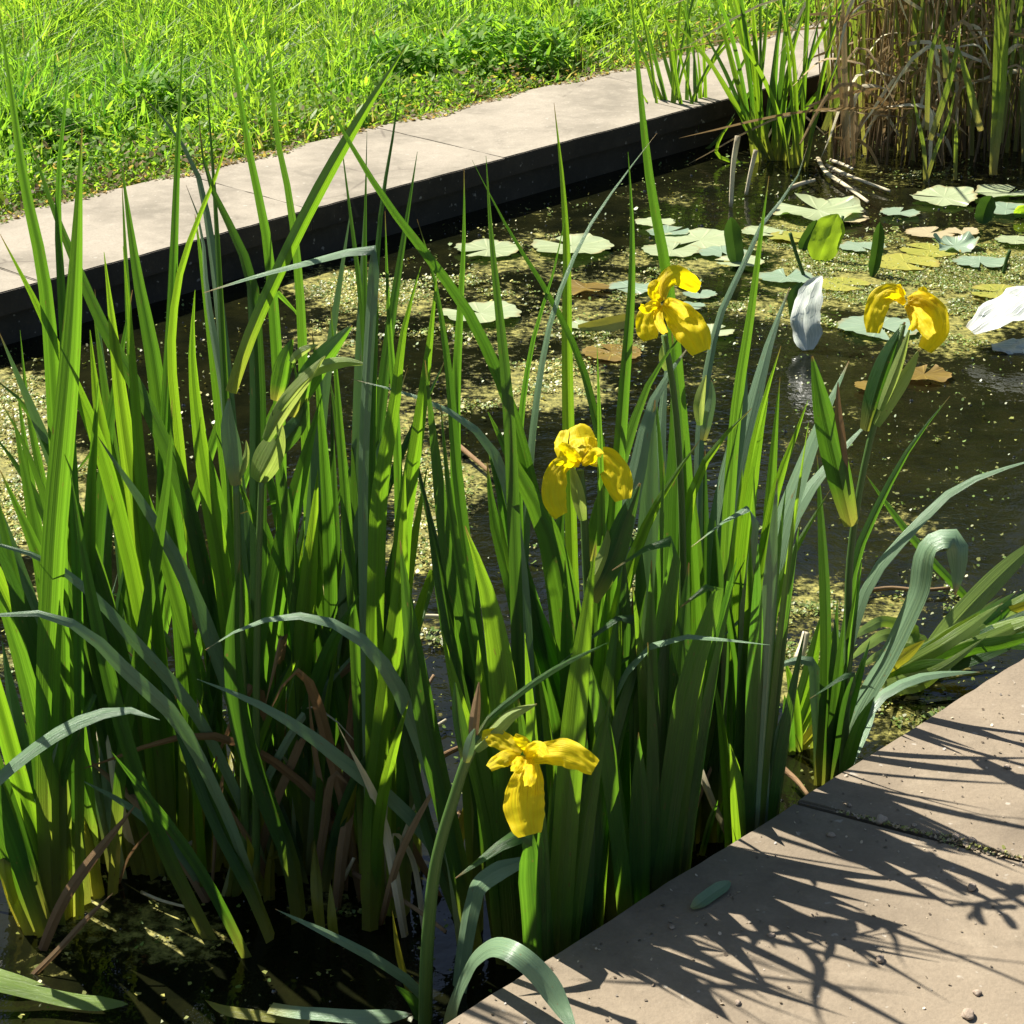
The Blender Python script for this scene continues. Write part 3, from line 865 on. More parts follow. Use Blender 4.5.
filler('J', 22, .3, .64, .075, 6, 'nngyydg', .02, .032, .0, .95, (-.04, .03))
filler('K', 5, .15, .4, .03, 10, mixk, .012, .02, .02, .6)
filler('L', 3, .12, .2, .02, 14, 'yyn', .01, .016, .02)
filler('N', 12, .3, .6, .07, 20, 'yyyn', .006, .011, 0)
filler('O', 18, .35, .8, .07, 20, 'yyyn', .006, .012, 0)
for key, n in (('A', 8), ('B', 13), ('C', 13), ('D', 18), ('E', 11), ('G', 7), ('I', 10), ('J', 5), ('L', 2)):
    root = PL[key]
    b0 = Vector(root.location)
    for i in range(n):          # withered leaves and yellowed sheaths round the foot
        b = clampv(b0 + Vector((random.uniform(-.09, .09), random.uniform(-.05, .13), 0)))
        b.z = -.015
        yl = random.random() < .3
        h = random.uniform(.08, .22) if yl else random.uniform(.12, .2 if key in 'JLIGA' else .36)
        a_ = max(-.9, min(.9, random.gauss(0, .12 if yl else .42))) * h
        P = [b, b + Vector((a_ * .4, random.uniform(-.04, .04), h * .55)), b + Vector((a_, random.uniform(-.08, .08), h))]
        if not yl and random.random() < .5:
            P.append(P[-1] + Vector((a_ * .6 + random.uniform(-.06, .06), random.uniform(-.05, .05), -h * random.uniform(.1, .6))))
        path = catmull(P, 12)
        add('dead_leaf', ribbon(path, random.uniform(.012, .02) if yl else random.uniform(.005, .014), sword, random.uniform(-1.4, 1.4), random.uniform(-1.5, 1.5), ridge=.4, origin=b0),
            M['yel' if yl else random.choice(('dead', 'dead', 'pale'))], root)

# --- flower stems, spathes, buds, flowers
def stem(key, pts, wpx, Y=None, dy=0.0, mat='stem'):
    root = PL[key]
    p = pts[::-1]
    if Y is None:
        Y = clampv(at_z(p[0][0], p[0][1], -0.015)).y
    W = catmull(lift(p, Y, dy, 1.0), 22)
    r0 = wpx * px_scale(W[10]) / 2
    rad = [r0 * (1.0 - 0.35 * i / 21) for i in range(22)]
    o = add('flower_stem', tube(W, rad, 10, 0.8, origin=Vector(root.location)), M[mat], root)
    return o, W[-1].y

def spathe(key, par, pts, wpx, Y, kind='spathe', dy=0.0, name='spathe'):
    root = PL[key]
    W = catmull(lift(pts, Y, dy, 1.0), 14)
    r = wpx * px_scale(W[7]) / 2
    lens = lambda q: max(.05, math.sin(math.pi * (0.02 + 0.80 * q)) ** .9)      # q 0 tip, 1 base
    tw = math.radians(random.uniform(-30, 10))
    return add(name, ribbon(W, 2.25 * r, lens, tw, tw + .2, ridge=.62, nu=7, origin=Vector(root.location)), M[kind], par)

def flower(key, Y, petals, label=None):
    """petals: (name, pts claw->tip px, width px, dY at tip)"""
    root = PL[key]
    c = at_y(petals[0][1][0][0], petals[0][1][0][1], Y)
    fl = bpy.data.objects.new('flower', None)
    COL.objects.link(fl)
    fl.parent = root
    fl.location = c - Vector(root.location)
    fl.empty_display_size = 0.03
    if label: fl['label'] = label
    for i, (nm, pts, wpx, dY) in enumerate(petals):
        W = catmull(lift(pts, Y, dY, 1.0), 26)
        width = wpx * px_scale(W[9])
        prof = oval if nm == 'fall_petal' else (lambda s: max(.12, math.sin(math.pi * (0.12 + .7 * s)) ** .7))
        me = ribbon(W, width, prof, math.radians(random.uniform(-14, 14)), math.radians(random.uniform(-20, 20)), ridge=0.10, nu=13,
                    curl=0.10 if nm == 'fall_petal' else .3, ruffle=0.42, seed=i + Y * 10, origin=c, sharp=False)
        add(nm, me, M['petal'], fl)
    return fl

# middle flower, plant I
YI = clampv(at_z(600, 905, 0)).y
so_, ys = stem('I', [(580,470),(583,500),(586,560),(590,640),(592,760),(594,905)], 11, Y=YI - .04, dy=.02)
spathe('I', so_, [(588,590),(600,566),(606,548),(608,530)], 13, YI - .05)
spathe('I', so_, [(592,600),(612,560),(625,520),(640,483)], 22, YI - .05, 'd')
spathe('I', so_, [(583,520),(579,500),(575,480),(571,463)], 12, YI - .03)
spathe('I', so_, [(590,560),(598,520),(604,490),(606,470)], 15, YI - .01, 'd')
flower('I', YI - .04, [
    ('fall_petal', [(580,462),(578,452),(574,441),(572,428)], 44, .05),
    ('fall_petal', [(570,460),(559,468),(554,485),(554,500),(561,516)], 25, -.035),
    ('fall_petal', [(589,459),(603,458),(613,468),(619,484),(623,500)], 29, -.03),
    ('standard_petal', [(580,463),(573,456),(566,449),(560,444)], 12, .0),
    ('standard_petal', [(583,463),(588,455),(593,446),(592,437)], 12, .015),
    ('style_arm', [(580,464),(571,463),(562,461),(554,464)], 11, -.04),
    ('style_arm', [(582,464),(590,458),(597,452),(602,455)], 11, -.04)])
# top flower, plant J
YJ = clampv(at_z(695, 855, 0)).y
so_, ys = stem('J', [(664,335),(672,380),(680,470),(683,575),(683,700),(692,850)], 9, Y=YJ, dy=-.02)
spathe('J', so_, [(700,425),(699,405),(702,388),(706,375)], 10, YJ + .03)
spathe('J', so_, [(703,440),(708,415),(712,395),(711,380)], 10, YJ + .03, 'g')
spathe('J', so_, [(667,370),(663,355),(662,345)], 9, YJ + .04)
flower('J', YJ - .02, [
    ('fall_petal', [(661,300),(664,284),(674,275),(687,281),(699,288)], 20, .04),
    ('fall_petal', [(664,303),(675,312),(688,326),(697,340),(702,352)], 34, -.03),
    ('fall_petal', [(659,303),(651,312),(647,325),(650,340)], 24, -.02),
    ('standard_petal', [(660,303),(654,295),(653,287),(658,281)], 11, .0),
    ('standard_petal', [(664,300),(660,290),(664,281),(668,276)], 10, .02),
    ('style_arm', [(661,306),(652,306),(645,309),(640,306)], 10, -.03),
    ('style_arm', [(664,305),(670,304),(678,308),(686,318)], 12, -.05),
    ('style_arm', [(659,305),(658,316),(662,328),(666,333)], 10, -.05)])
# lowest flower, plant H
so_, ys = stem('H', [(480,735),(468,757),(455,795),(437,858),(428,936),(425,1035)], 15, Y=YH - .02, dy=-.03)
spathe('H', so_, [(466,765),(462,735),(457,705),(455,682)], 13, ys + .01, 'd')
spathe('H', so_, [(473,750),(474,725),(477,700),(479,682)], 10, ys, 'dead')
spathe('H', so_, [(476,750),(495,732),(512,715),(537,704)], 14, ys - .01)
spathe('H', so_, [(466,762),(469,748),(472,735),(475,728)], 10, ys - .02, 'g')
leafH([(609,642),(554,670),(515,697),(488,720),(470,752)], 7, 'n', ys, -.02, prof=sword)
flower('H', ys - .03, [
    ('fall_petal', [(532,758),(548,753),(565,753),(582,760),(595,768)], 28, -.03),
    ('fall_petal', [(530,762),(528,776),(525,792),(525,815),(530,835)], 41, -.04),
    ('fall_petal', [(522,752),(508,744),(496,738),(482,737)], 20, .02),
    ('standard_petal', [(520,757),(508,757),(497,762),(489,768)], 17, -.02),
    ('standard_petal', [(529,755),(526,746),(520,740),(514,736)], 12, .0),
    ('style_arm', [(526,757),(532,750),(540,748),(546,755)], 15, -.03),
    ('style_arm', [(524,757),(520,762),(517,768),(514,772)], 14, -.03),
    ('style_arm', [(528,757),(529,766),(530,776),(528,786)], 14, -.045)])
# rightmost flower, plant K
YK = clampv(at_z(838, 795, 0)).y
so_, ys = stem('K', [(903,325),(895,360),(876,418),(858,500),(850,560),(848,660),(842,795)], 9, Y=YK, dy=.02)
spathe('K', so_, [(866,430),(876,390),(888,355),(905,322)], 19, ys, 'd')
spathe('K', so_, [(876,425),(890,400),(908,372),(919,350)], 15, ys - .01)
spathe('K', so_, [(880,410),(892,380),(903,350),(910,328)], 10, ys - .02)
spathe('K', so_, [(851,525),(840,480),(824,415),(812,356)], 23, YK, 'n')
spathe('K', so_, [(846,490),(841,440),(838,405),(838,382)], 9, YK, 'dead')
flower('K', ys, [
    ('fall_petal', [(903,298),(893,292),(882,297),(875,312),(873,333)], 23, -.02),
    ('fall_petal', [(908,302),(922,300),(934,310),(937,328),(925,350)], 24, -.03),
    ('fall_petal', [(908,304),(914,312),(922,322),(932,336)], 18, -.05),
    ('standard_petal', [(904,304),(901,297),(899,290),(899,284)], 8, .0),
    ('standard_petal', [(910,304),(918,298),(922,292),(921,287)], 14, .01),
    ('style_arm', [(905,304),(898,298),(890,294),(884,296)], 9, -.02),
    ('style_arm', [(909,303),(920,300),(930,300),(936,308)], 16, -.01),
    ('style_arm', [(906,305),(912,314),(914,324),(910,330)], 9, -.04)])
# buds, plant C
YC = clampv(at_z(250, 885, 0)).y
so_, ys = stem('C', [(236,478),(238,560),(242,660),(246,880)], 10, Y=YC - .04, dy=.0)
spathe('C', so_, [(236,485),(232,450),(228,420),(229,398)], 17, ys, 'g')
spathe('C', so_, [(238,480),(245,462),(247,450),(246,440)], 7, ys)
leaf([(407,45),(398,59),(363,113),(320,188),(281,266),(250,336),(231,392)], 15, 'y', dy=.05, Y=ys, key='C', tw=0, ridge=.5)
so2, ys2 = stem('C', [(262,470),(260,520),(257,640),(256,880)], 9, Y=YC - .05, dy=.0)
spathe('C', so2, [(258,480),(268,458),(276,440),(282,425)], 26, ys2, 'spathe')
spathe('C', so2, [(266,440),(285,405),(304,380),(325,356)], 15, ys2 - .01)
spathe('C', so2, [(280,410),(300,385),(315,370),(322,358)], 8, ys2 - .02)
spathe('C', so2, [(300,378),(325,366),(345,362),(366,364)], 12, ys2)
spathe('C', so2, [(291,362),(298,354),(308,348),(318,345)], 8, ys2 + .01)
spathe('C', so2, [(276,400),(280,380),(284,360),(293,338)], 17, ys2 + .02, 'n')
spathe('C', so2, [(290,415),(305,385),(325,355),(352,325)], 22, ys2 + .02, 'n')
spathe('C', so2, [(268,460),(285,440),(300,420),(305,395)], 18, ys2 + .02, 'd')

# ------------------------------------------------------------------ stone work
def prism(poly, z0, z1, name, mat, origin, bevel=0.004, wear=False):
    fine, m = [], len(poly)
    for i in range(m):                       # worn, slightly wavy arrises
        A, B = Vector(poly[i]), Vector(poly[(i + 1) % m])
        L = (B - A).length
        nseg = max(1, min(160, int(L / .025)))
        nrm = Vector((-(B - A).y, (B - A).x, 0)).normalized()
        for q in range(nseg):
            P_ = A.lerp(B, q / nseg)
            k_ = 0 if q == 0 else .0035 * mnoise.noise(P_ * 9) + .0025 * mnoise.noise(P_ * 31)
            fine.append(P_ + nrm * min(k_ * (1 if wear else 0), .0012) if wear else P_)
    poly = fine if wear else poly
    bm = bmesh.new()
    vs = [bm.verts.new((p[0] - origin.x, p[1] - origin.y, z1 - origin.z)) for p in poly]
    f = bm.faces.new(vs)
    if f.normal.z < 0:
        f.normal_flip()
    r = bmesh.ops.extrude_face_region(bm, geom=[f])
    for v in [g for g in r['geom'] if isinstance(g, bmesh.types.BMVert)]:
        v.co.z = z0 - origin.z
    bmesh.ops.recalc_face_normals(bm, faces=bm.faces)
    bmesh.ops.bevel(bm, geom=list(bm.edges), offset=bevel, segments=2, affect='EDGES')
    me = bpy.data.meshes.new(name)
    bm.to_mesh(me)
    bm.free()
    return me

JA, JB = at_z(792, 800, LEDGE), at_z(1015, 858, LEDGE)
def uvof(p): return p.dot(U), p.dot(V)
ua, va = uvof(JA)
ub, vb = uvof(JB)
VW = VF - 0.62                                   # near side of the ledge slabs
sl_ = (ub - ua) / (vb - va)
uj0, uj1 = ua + sl_ * (VF - va), ua + sl_ * (VW - va)
slabs = [('worn brown stone ledge slab at the lower right crossed by most of the leaf shadows', [(uj0 - .004, VF), (uj0 - 1.6, VF), (uj0 - 1.6, VW), (uj1 - .004, VW)]),
         ('brown stone ledge slab at the right edge beyond the sandy joint', [(uj0 + .003, VF), (uj1 + .003, VW), (uj0 + 1.15, VW), (uj0 + 1.15, VF)])]
for lab, q in slabs:
    poly = [uv2w(u, v) for u, v in q]
    c = sum(poly, Vector()) / 4
    c.z = LEDGE
    tag(add('ledge_slab', prism(poly, 0.055, LEDGE, 'ledge_slab', None, c, .003, True), M['stone'], loc=c), lab, 'stone slab', 'stone slabs of the near ledge')
def wallbox(v0, v1, z0, z1, name, mat, label, cat):
    poly = [uv2w(UMIN, v0), uv2w(UMAX, v0), uv2w(UMAX, v1), uv2w(UMIN, v1)]
    c = uv2w(0, v0, 0)
    return tag(add(name, prism(poly, z0, z1, name, None, c, .006), mat, loc=c), label, cat)
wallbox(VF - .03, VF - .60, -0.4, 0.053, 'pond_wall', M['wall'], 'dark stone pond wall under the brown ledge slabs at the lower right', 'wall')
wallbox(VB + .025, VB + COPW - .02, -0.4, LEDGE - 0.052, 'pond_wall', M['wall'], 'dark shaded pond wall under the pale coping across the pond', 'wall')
# far coping: slabs end to end
joints = [at_z(x, y, LEDGE).dot(U) for x, y in ((40, 282), (500, 157), (716, 99))]
us = [UMIN, joints[0] - 1.3, joints[0], (joints[0] + joints[1]) / 2 + .05, joints[1], joints[2], joints[2] + 1.2, joints[2] + 2.4, UMAX]
labs = ['pale coping slab far out to the left', 'pale stone coping slab at the left edge of the picture by the lawn', 'pale coping slab behind the tallest leaves at the left, by the lawn',
        'pale coping slab behind the left iris leaves, next to the middle of the far edge', 'pale coping slab in the middle of the far edge between two faint joints',
        'pale coping slab behind the fanned iris and next to the reeds', 'coping slab hidden mostly behind the brown reeds', 'last coping slab beyond the reeds']
for i, (u0, u1) in enumerate(zip(us, us[1:])):
    if i in (0, 7):
        continue
    dv = random.uniform(-.004, .004)
    poly = [uv2w(u0 + .0003, VB + dv), uv2w(u1 - .0003, VB - dv), uv2w(u1 - .0003, VB + COPW), uv2w(u0 + .0003, VB + COPW)]
    c = sum(poly, Vector()) / 4
    c.z = LEDGE
    tag(add('coping_slab', prism(poly, LEDGE - .05, LEDGE + random.uniform(-.001, .001), 'coping_slab', None, c, .002, True), M['coping'], loc=c), labs[i], 'coping slab', 'coping slabs along the far edge')
    sm = COL.objects[-1].data                     # riser of the slab, its shade put into a darker stone colour
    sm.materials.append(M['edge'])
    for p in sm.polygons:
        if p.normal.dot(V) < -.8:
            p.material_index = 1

# ground: one frame-shaped sheet round the pond, out to the horizon
R_ = 150
gv = []
inner = [(UMIN, VF - .5), (UMAX, VF - .5), (UMAX, VB + COPW - .05), (UMIN, VB + COPW - .05)]
outer = [(-R_, -R_), (R_, -R_), (R_, R_), (-R_, R_)]
verts = [uv2w(u, v, LEDGE - .045) for u, v in inner] + [uv2w(u, v, LEDGE - .045) for u, v in outer]
faces = [(i, i + 4, (i + 1) % 4 + 4, (i + 1) % 4) for i in range(4)]
gm = mesh_from(verts, faces, smooth=False)
gm.validate()
bmg = bmesh.new(); bmg.from_mesh(gm); bmesh.ops.recalc_face_normals(bmg, faces=bmg.faces)
if bmg.faces[0].normal.z < 0 if hasattr(bmg.faces, '__getitem__') and not bmg.faces.ensure_lookup_table() else False:
    bmesh.ops.reverse_faces(bmg, faces=bmg.faces)
bmg.to_mesh(gm); bmg.free()
tag(add('ground', gm, M['soil']), 'earth under the lawn round the pond', 'ground', kind='structure')

# ------------------------------------------------------------------ water and algae
BLOBS = [  # px x, y, rx, ry, density
 (10, 430, 60, 60, .95), (25, 500, 70, 60, 1.0), (60, 640, 60, 60, .8), (85, 720, 60, 60, .95), (110, 790, 60, 50, .6), (80, 890, 45, 40, .45),
 (350, 292, 60, 22, .9), (330, 340, 50, 40, .5), (400, 300, 50, 18, .75), (420, 420, 60, 40, .55), (430, 480, 50, 40, .9), (415, 540, 40, 40, .8), (320, 590, 50, 60, .5), (310, 740, 30, 40, .5),
 (545, 385, 60, 28, .95), (480, 385, 60, 30, .5), (500, 290, 90, 30, .3), (600, 330, 60, 20, .45), (615, 350, 40, 16, .7),
 (840, 262, 90, 20, 1.0), (790, 240, 40, 20, .9), (900, 290, 130, 36, .8), (960, 270, 90, 44, .8), (930, 330, 100, 30, .65), (560, 300, 170, 80, .42), (780, 300, 80, 30, .5), (1010, 300, 60, 50, .55),
 (700, 262, 60, 20, .6), (930, 345, 60, 14, .5), (640, 260, 60, 16, .4), (690, 200, 90, 18, .2),
 (800, 600, 60, 30, .6), (880, 610, 90, 30, .45), (810, 680, 50, 50, .55), (890, 720, 80, 40, .4), (940, 660, 60, 30, .5), (760, 800, 30, 30, .5), (600, 850, 25, 30, .6),
 (170, 830, 60, 60, .5), (230, 930, 150, 50, .33), (60, 960, 80, 40, .35), (330, 900, 60, 50, .35), (900, 430, 120, 80, .22), (850, 520, 100, 60, .25), (700, 400, 80, 60, .25), (430, 640, 40, 60, .35), (625, 580, 40, 60, .3), (700, 185, 60, 10, .2), (900, 178, 80, 8, .35), (860, 168, 60, 8, .3)]
BX = np.array(BLOBS, dtype=float)
_ph = rng.uniform(0, 6.28, (8, 2))
_fr = rng.uniform(4, 26, (8, 2)) * rng.choice([-1, 1], (8, 2))
def vnoise(x, y, cell, seed):
    g = np.random.default_rng(seed).uniform(0, 1, (256, 256))
    fx, fy = x / cell, y / cell
    ix, iy = np.floor(fx).astype(int), np.floor(fy).astype(int)
    tx, ty = fx - ix, fy - iy
    tx, ty = tx * tx * (3 - 2 * tx), ty * ty * (3 - 2 * ty)
    q = lambda a, b: g[a % 256, b % 256]
    return (q(ix, iy) * (1 - tx) + q(ix + 1, iy) * tx) * (1 - ty) + (q(ix, iy + 1) * (1 - tx) + q(ix + 1, iy + 1) * tx) * ty
def clump(P):
    x, y = P[:, 0], P[:, 1]
    return .40 * vnoise(x, y, .11, 1) + .32 * vnoise(x, y, .045, 2) + .28 * vnoise(x, y, .018, 3)
def density(P):
    x, y = to_px(P)
    dn = np.zeros(len(P))
    for bx, by, rx, ry, s in BX:
        q = ((x - bx) / rx) ** 2 + ((y - by) / ry) ** 2
        dn = np.maximum(dn, s * np.exp(-q * .9))
    vis = (x > -40) & (x < 1064) & (y > 100) & (y < 1064)
    dn = np.where(vis, dn, .3)
    wob = sum(np.sin(P[:, 0] * f[0] + P[:, 1] * f[1] + p[0]) for f, p in zip(_fr, _ph)) / 8
    return np.clip(dn + wob * .28 * (dn > .04), 0, 1)

nu_, nv_ = 240, 110
uu = np.linspace(-1.2, 6.0, nu_)
vv = np.linspace(VF - .1, VB + .1, nv_)
# the fine grid covers what one can see of the pond; a coarser rim carries it on
ulist = np.concatenate([[UMIN], uu, [UMAX]])
gu, gv2 = np.meshgrid(ulist, vv, indexing='ij')
P = np.stack([U.x * gu.ravel() + V.x * gv2.ravel(), U.y * gu.ravel() + V.y * gv2.ravel(), np.zeros(gu.size)], 1)
nuu = len(ulist)
idx = np.arange(nuu * nv_).reshape(nuu, nv_)
fc = np.stack([idx[:-1, :-1], idx[1:, :-1], idx[1:, 1:], idx[:-1, 1:]], -1).reshape(-1, 4)

def np_mesh(name, verts, faces, tint=None):
    me = bpy.data.meshes.new(name)
    n, k = faces.shape
    me.vertices.add(len(verts))
    me.vertices.foreach_set('co', np.asarray(verts, dtype=np.float32).ravel())
    me.loops.add(n * k)
    me.loops.foreach_set('vertex_index', faces.astype(np.int32).ravel())
    me.polygons.add(n)
    me.polygons.foreach_set('loop_start', np.arange(0, n * k, k, dtype=np.int32))
    try:
        me.polygons.foreach_set('loop_total', np.full(n, k, dtype=np.int32))
    except Exception:
        pass
    me.update(calc_edges=True)
    if tint is not None:
        a = me.attributes.new('tint', 'FLOAT_COLOR', 'POINT')
        c = np.ones((len(verts), 4), dtype=np.float32)
        c[:, :3] = tint
        a.data.foreach_set('color', c.ravel())
    return me

wm = np_mesh('water', P, fc)
a = wm.attributes.new('algae', 'FLOAT', 'POINT')
a.data.foreach_set('value', density(P).astype(np.float32))
tag(add('water', wm, M['water']), 'dark still pond water with floating green scum', 'water', kind='structure')

# floating flakes: one quad-ish leaf each, five corners, lying on the surface
N = 900000
fu = rng.uniform(0.2, 5.6, N)
fv = rng.uniform(VF + .01, VB - .01, N)
Pf = np.stack([U.x * fu + V.x * fv, U.y * fu + V.y * fv, np.zeros(N)], 1)
_x, _y = to_px(Pf)
Pf = Pf[(_x > -250) & (_x < 1274) & (_y < 1150)]
N = len(Pf)
dn = density(Pf)
cl = clump(Pf)
keep = rng.uniform(0, 1, N) < np.clip((cl - (.84 - .64 * np.clip(dn, 0, 1))) * 7, .011, 1) * .95
Pf, dn = Pf[keep], dn[keep]
n = len(Pf)
print('flakes', n)
r = rng.uniform(.0011, .0036, n) * (1 + .6 * (rng.uniform(0, 1, n) < .08))
ang = rng.uniform(0, 6.28, n)
K = 5
verts = np.empty((n, K, 3))
tl = rng.normal(0, .28, (n, 2))
for j in range(K):
    t = ang + 2 * math.pi * j / K
    rr = r * rng.uniform(.65, 1.15, n)
    dx, dy_ = rr * np.cos(t), rr * np.sin(t)
    verts[:, j, 0] = Pf[:, 0] + dx
    verts[:, j, 1] = Pf[:, 1] + dy_
    verts[:, j, 2] = .0035 + rng.uniform(0, .003, n) + np.maximum(-.003, dx * tl[:, 0] + dy_ * tl[:, 1])
pxx, pyy = to_px(Pf)
beige = np.clip((700 - pxx) / 120, .12, .9) * np.clip(dn * 1.3, .2, 1)
base = np.where((rng.uniform(0, 1, n) < beige)[:, None], np.array([.4, .375, .1]), np.array([.19, .21, .045]))
base = np.where((rng.uniform(0, 1, n) < .07)[:, None], np.array([.44, .42, .22]), base)
base = np.where((rng.uniform(0, 1, n) < .36)[:, None], np.array([.14, .22, .04]), base)
base = base * rng.uniform(.55, 1.15, (n, 1)) * (.7 + .6 * vnoise(Pf[:, 0], Pf[:, 1], .06, 9))[:, None]
fm = np_mesh('floating_algae', verts.reshape(-1, 3), np.arange(n * K).reshape(n, K), np.repeat(base, K, 0))
tag(add('floating_algae', fm, M['scum']), 'yellow-green algae and duckweed floating on the pond', 'algae', kind='stuff')

# bubbles and specks that catch the sun
def bubbles():
    n = 2600
    u = rng.uniform(-1.2, 5.0, n); v = rng.uniform(VF + .01, VB - .01, n)
    x, y = U.x * u + V.x * v, U.y * u + V.y * v
    r = rng.uniform(.0009, .0024, n) * (1 + 1.2 * (rng.uniform(0, 1, n) < .12))
    vs, rings, seg = [], ((0.0, 1.0), (.55, .82), (.87, .5)), 7
    verts = np.empty((n, seg * 3 + 1, 3))
    for i, (zz, rr) in enumerate(rings):
        for j in range(seg):
            t = 2 * math.pi * j / seg
            verts[:, i * seg + j, 0] = x + r * rr * math.cos(t)
            verts[:, i * seg + j, 1] = y + r * rr * math.sin(t)
            verts[:, i * seg + j, 2] = r * zz + .0005
    verts[:, -1] = np.stack([x, y, r + .0005], 1)
    k = seg * 3 + 1
    base = np.arange(n)[:, None] * k
    fs = []
    for i in range(3):
        for j in range(seg):
            j2 = (j + 1) % seg
            a, b = i * seg + j, i * seg + j2
            c2, d2 = ((i + 1) * seg + j2, (i + 1) * seg + j) if i < 2 else (seg * 3, seg * 3)
            fs.append(base + np.array([a, b, c2, d2]) if i < 2 else base + np.array([a, b, seg * 3, seg * 3]))
    quads = np.concatenate(fs[:seg * 2], 0)
    me = np_mesh('bubbles', verts.reshape(-1, 3), quads)
    me.polygons.foreach_set('use_smooth', [True] * len(me.polygons))
    return me
kb = NT('bubble_film')
M['bubble'] = kb.done(kb.principled((0.03, 0.03, 0.025), 0.08, 0.8).outputs[0])
tag(add('bubbles', bubbles(), M['bubble']), 'tiny bubbles and glinting specks on the pond surface', 'bubbles', kind='stuff')

# ------------------------------------------------------------------ water lily leaves
G_PAD = 'water lily leaves on the pond'
def pad(px, py, wpx, kind, label, tilt=0.0, tdir=0.0, notch=None, wav=0.05, dish=0.05, z=0.009, asp=0.82, hollow=None):
    c = at_z(px, py, z)
    R = wpx * px_scale(c) / 2
    NA, NR = 72, 6
    na = notch if notch is not None else random.uniform(0, 6.28)
    gap = random.uniform(.12, .3)
    ph = random.uniform(0, 50)
    Q = Matrix.Rotation(tilt, 3, Vector((math.cos(tdir), math.sin(tdir), 0)))
    verts, uvs, faces = [], [], []
    for i in range(NA + 1):
        t = na + gap + (2 * math.pi - 2 * gap) * i / NA
        edge = 1 + wav * mnoise.noise(Vector((math.cos(t) * 2.6, math.sin(t) * 2.6, ph))) * 1.6 + .03 * math.sin(t * 17 + ph) - .22 * max(0, mnoise.noise(Vector((math.cos(t) * 7, math.sin(t) * 7, ph * 2))) - .32)
        for j in range(NR + 1):
            q = j / NR
            rad = R * q * edge
            h = dish * R * (q ** 3) * (0.6 + mnoise.noise(Vector((math.cos(t) * 1.6, math.sin(t) * 1.6, ph + 9))) * 2.2)
            verts.append(Q @ Vector((math.cos(t) * rad, math.sin(t) * rad * asp, h)))
            uvs.append((i / NA, q))
    for i in range(NA):
        for j in range(NR):
            a = i * (NR + 1) + j
            b = a + NR + 1
            faces.append((a, a + 1, b + 1, b) if j else (a + 1, b + 1, b))
    lo = min(v.z for v in verts)
    c.z = max(z, .004 - lo) if tilt else z
    o = add('lily_pad', mesh_from(verts, faces, uvs), M[kind], loc=c)
    return tag(o, label, 'lily pad', G_PAD)

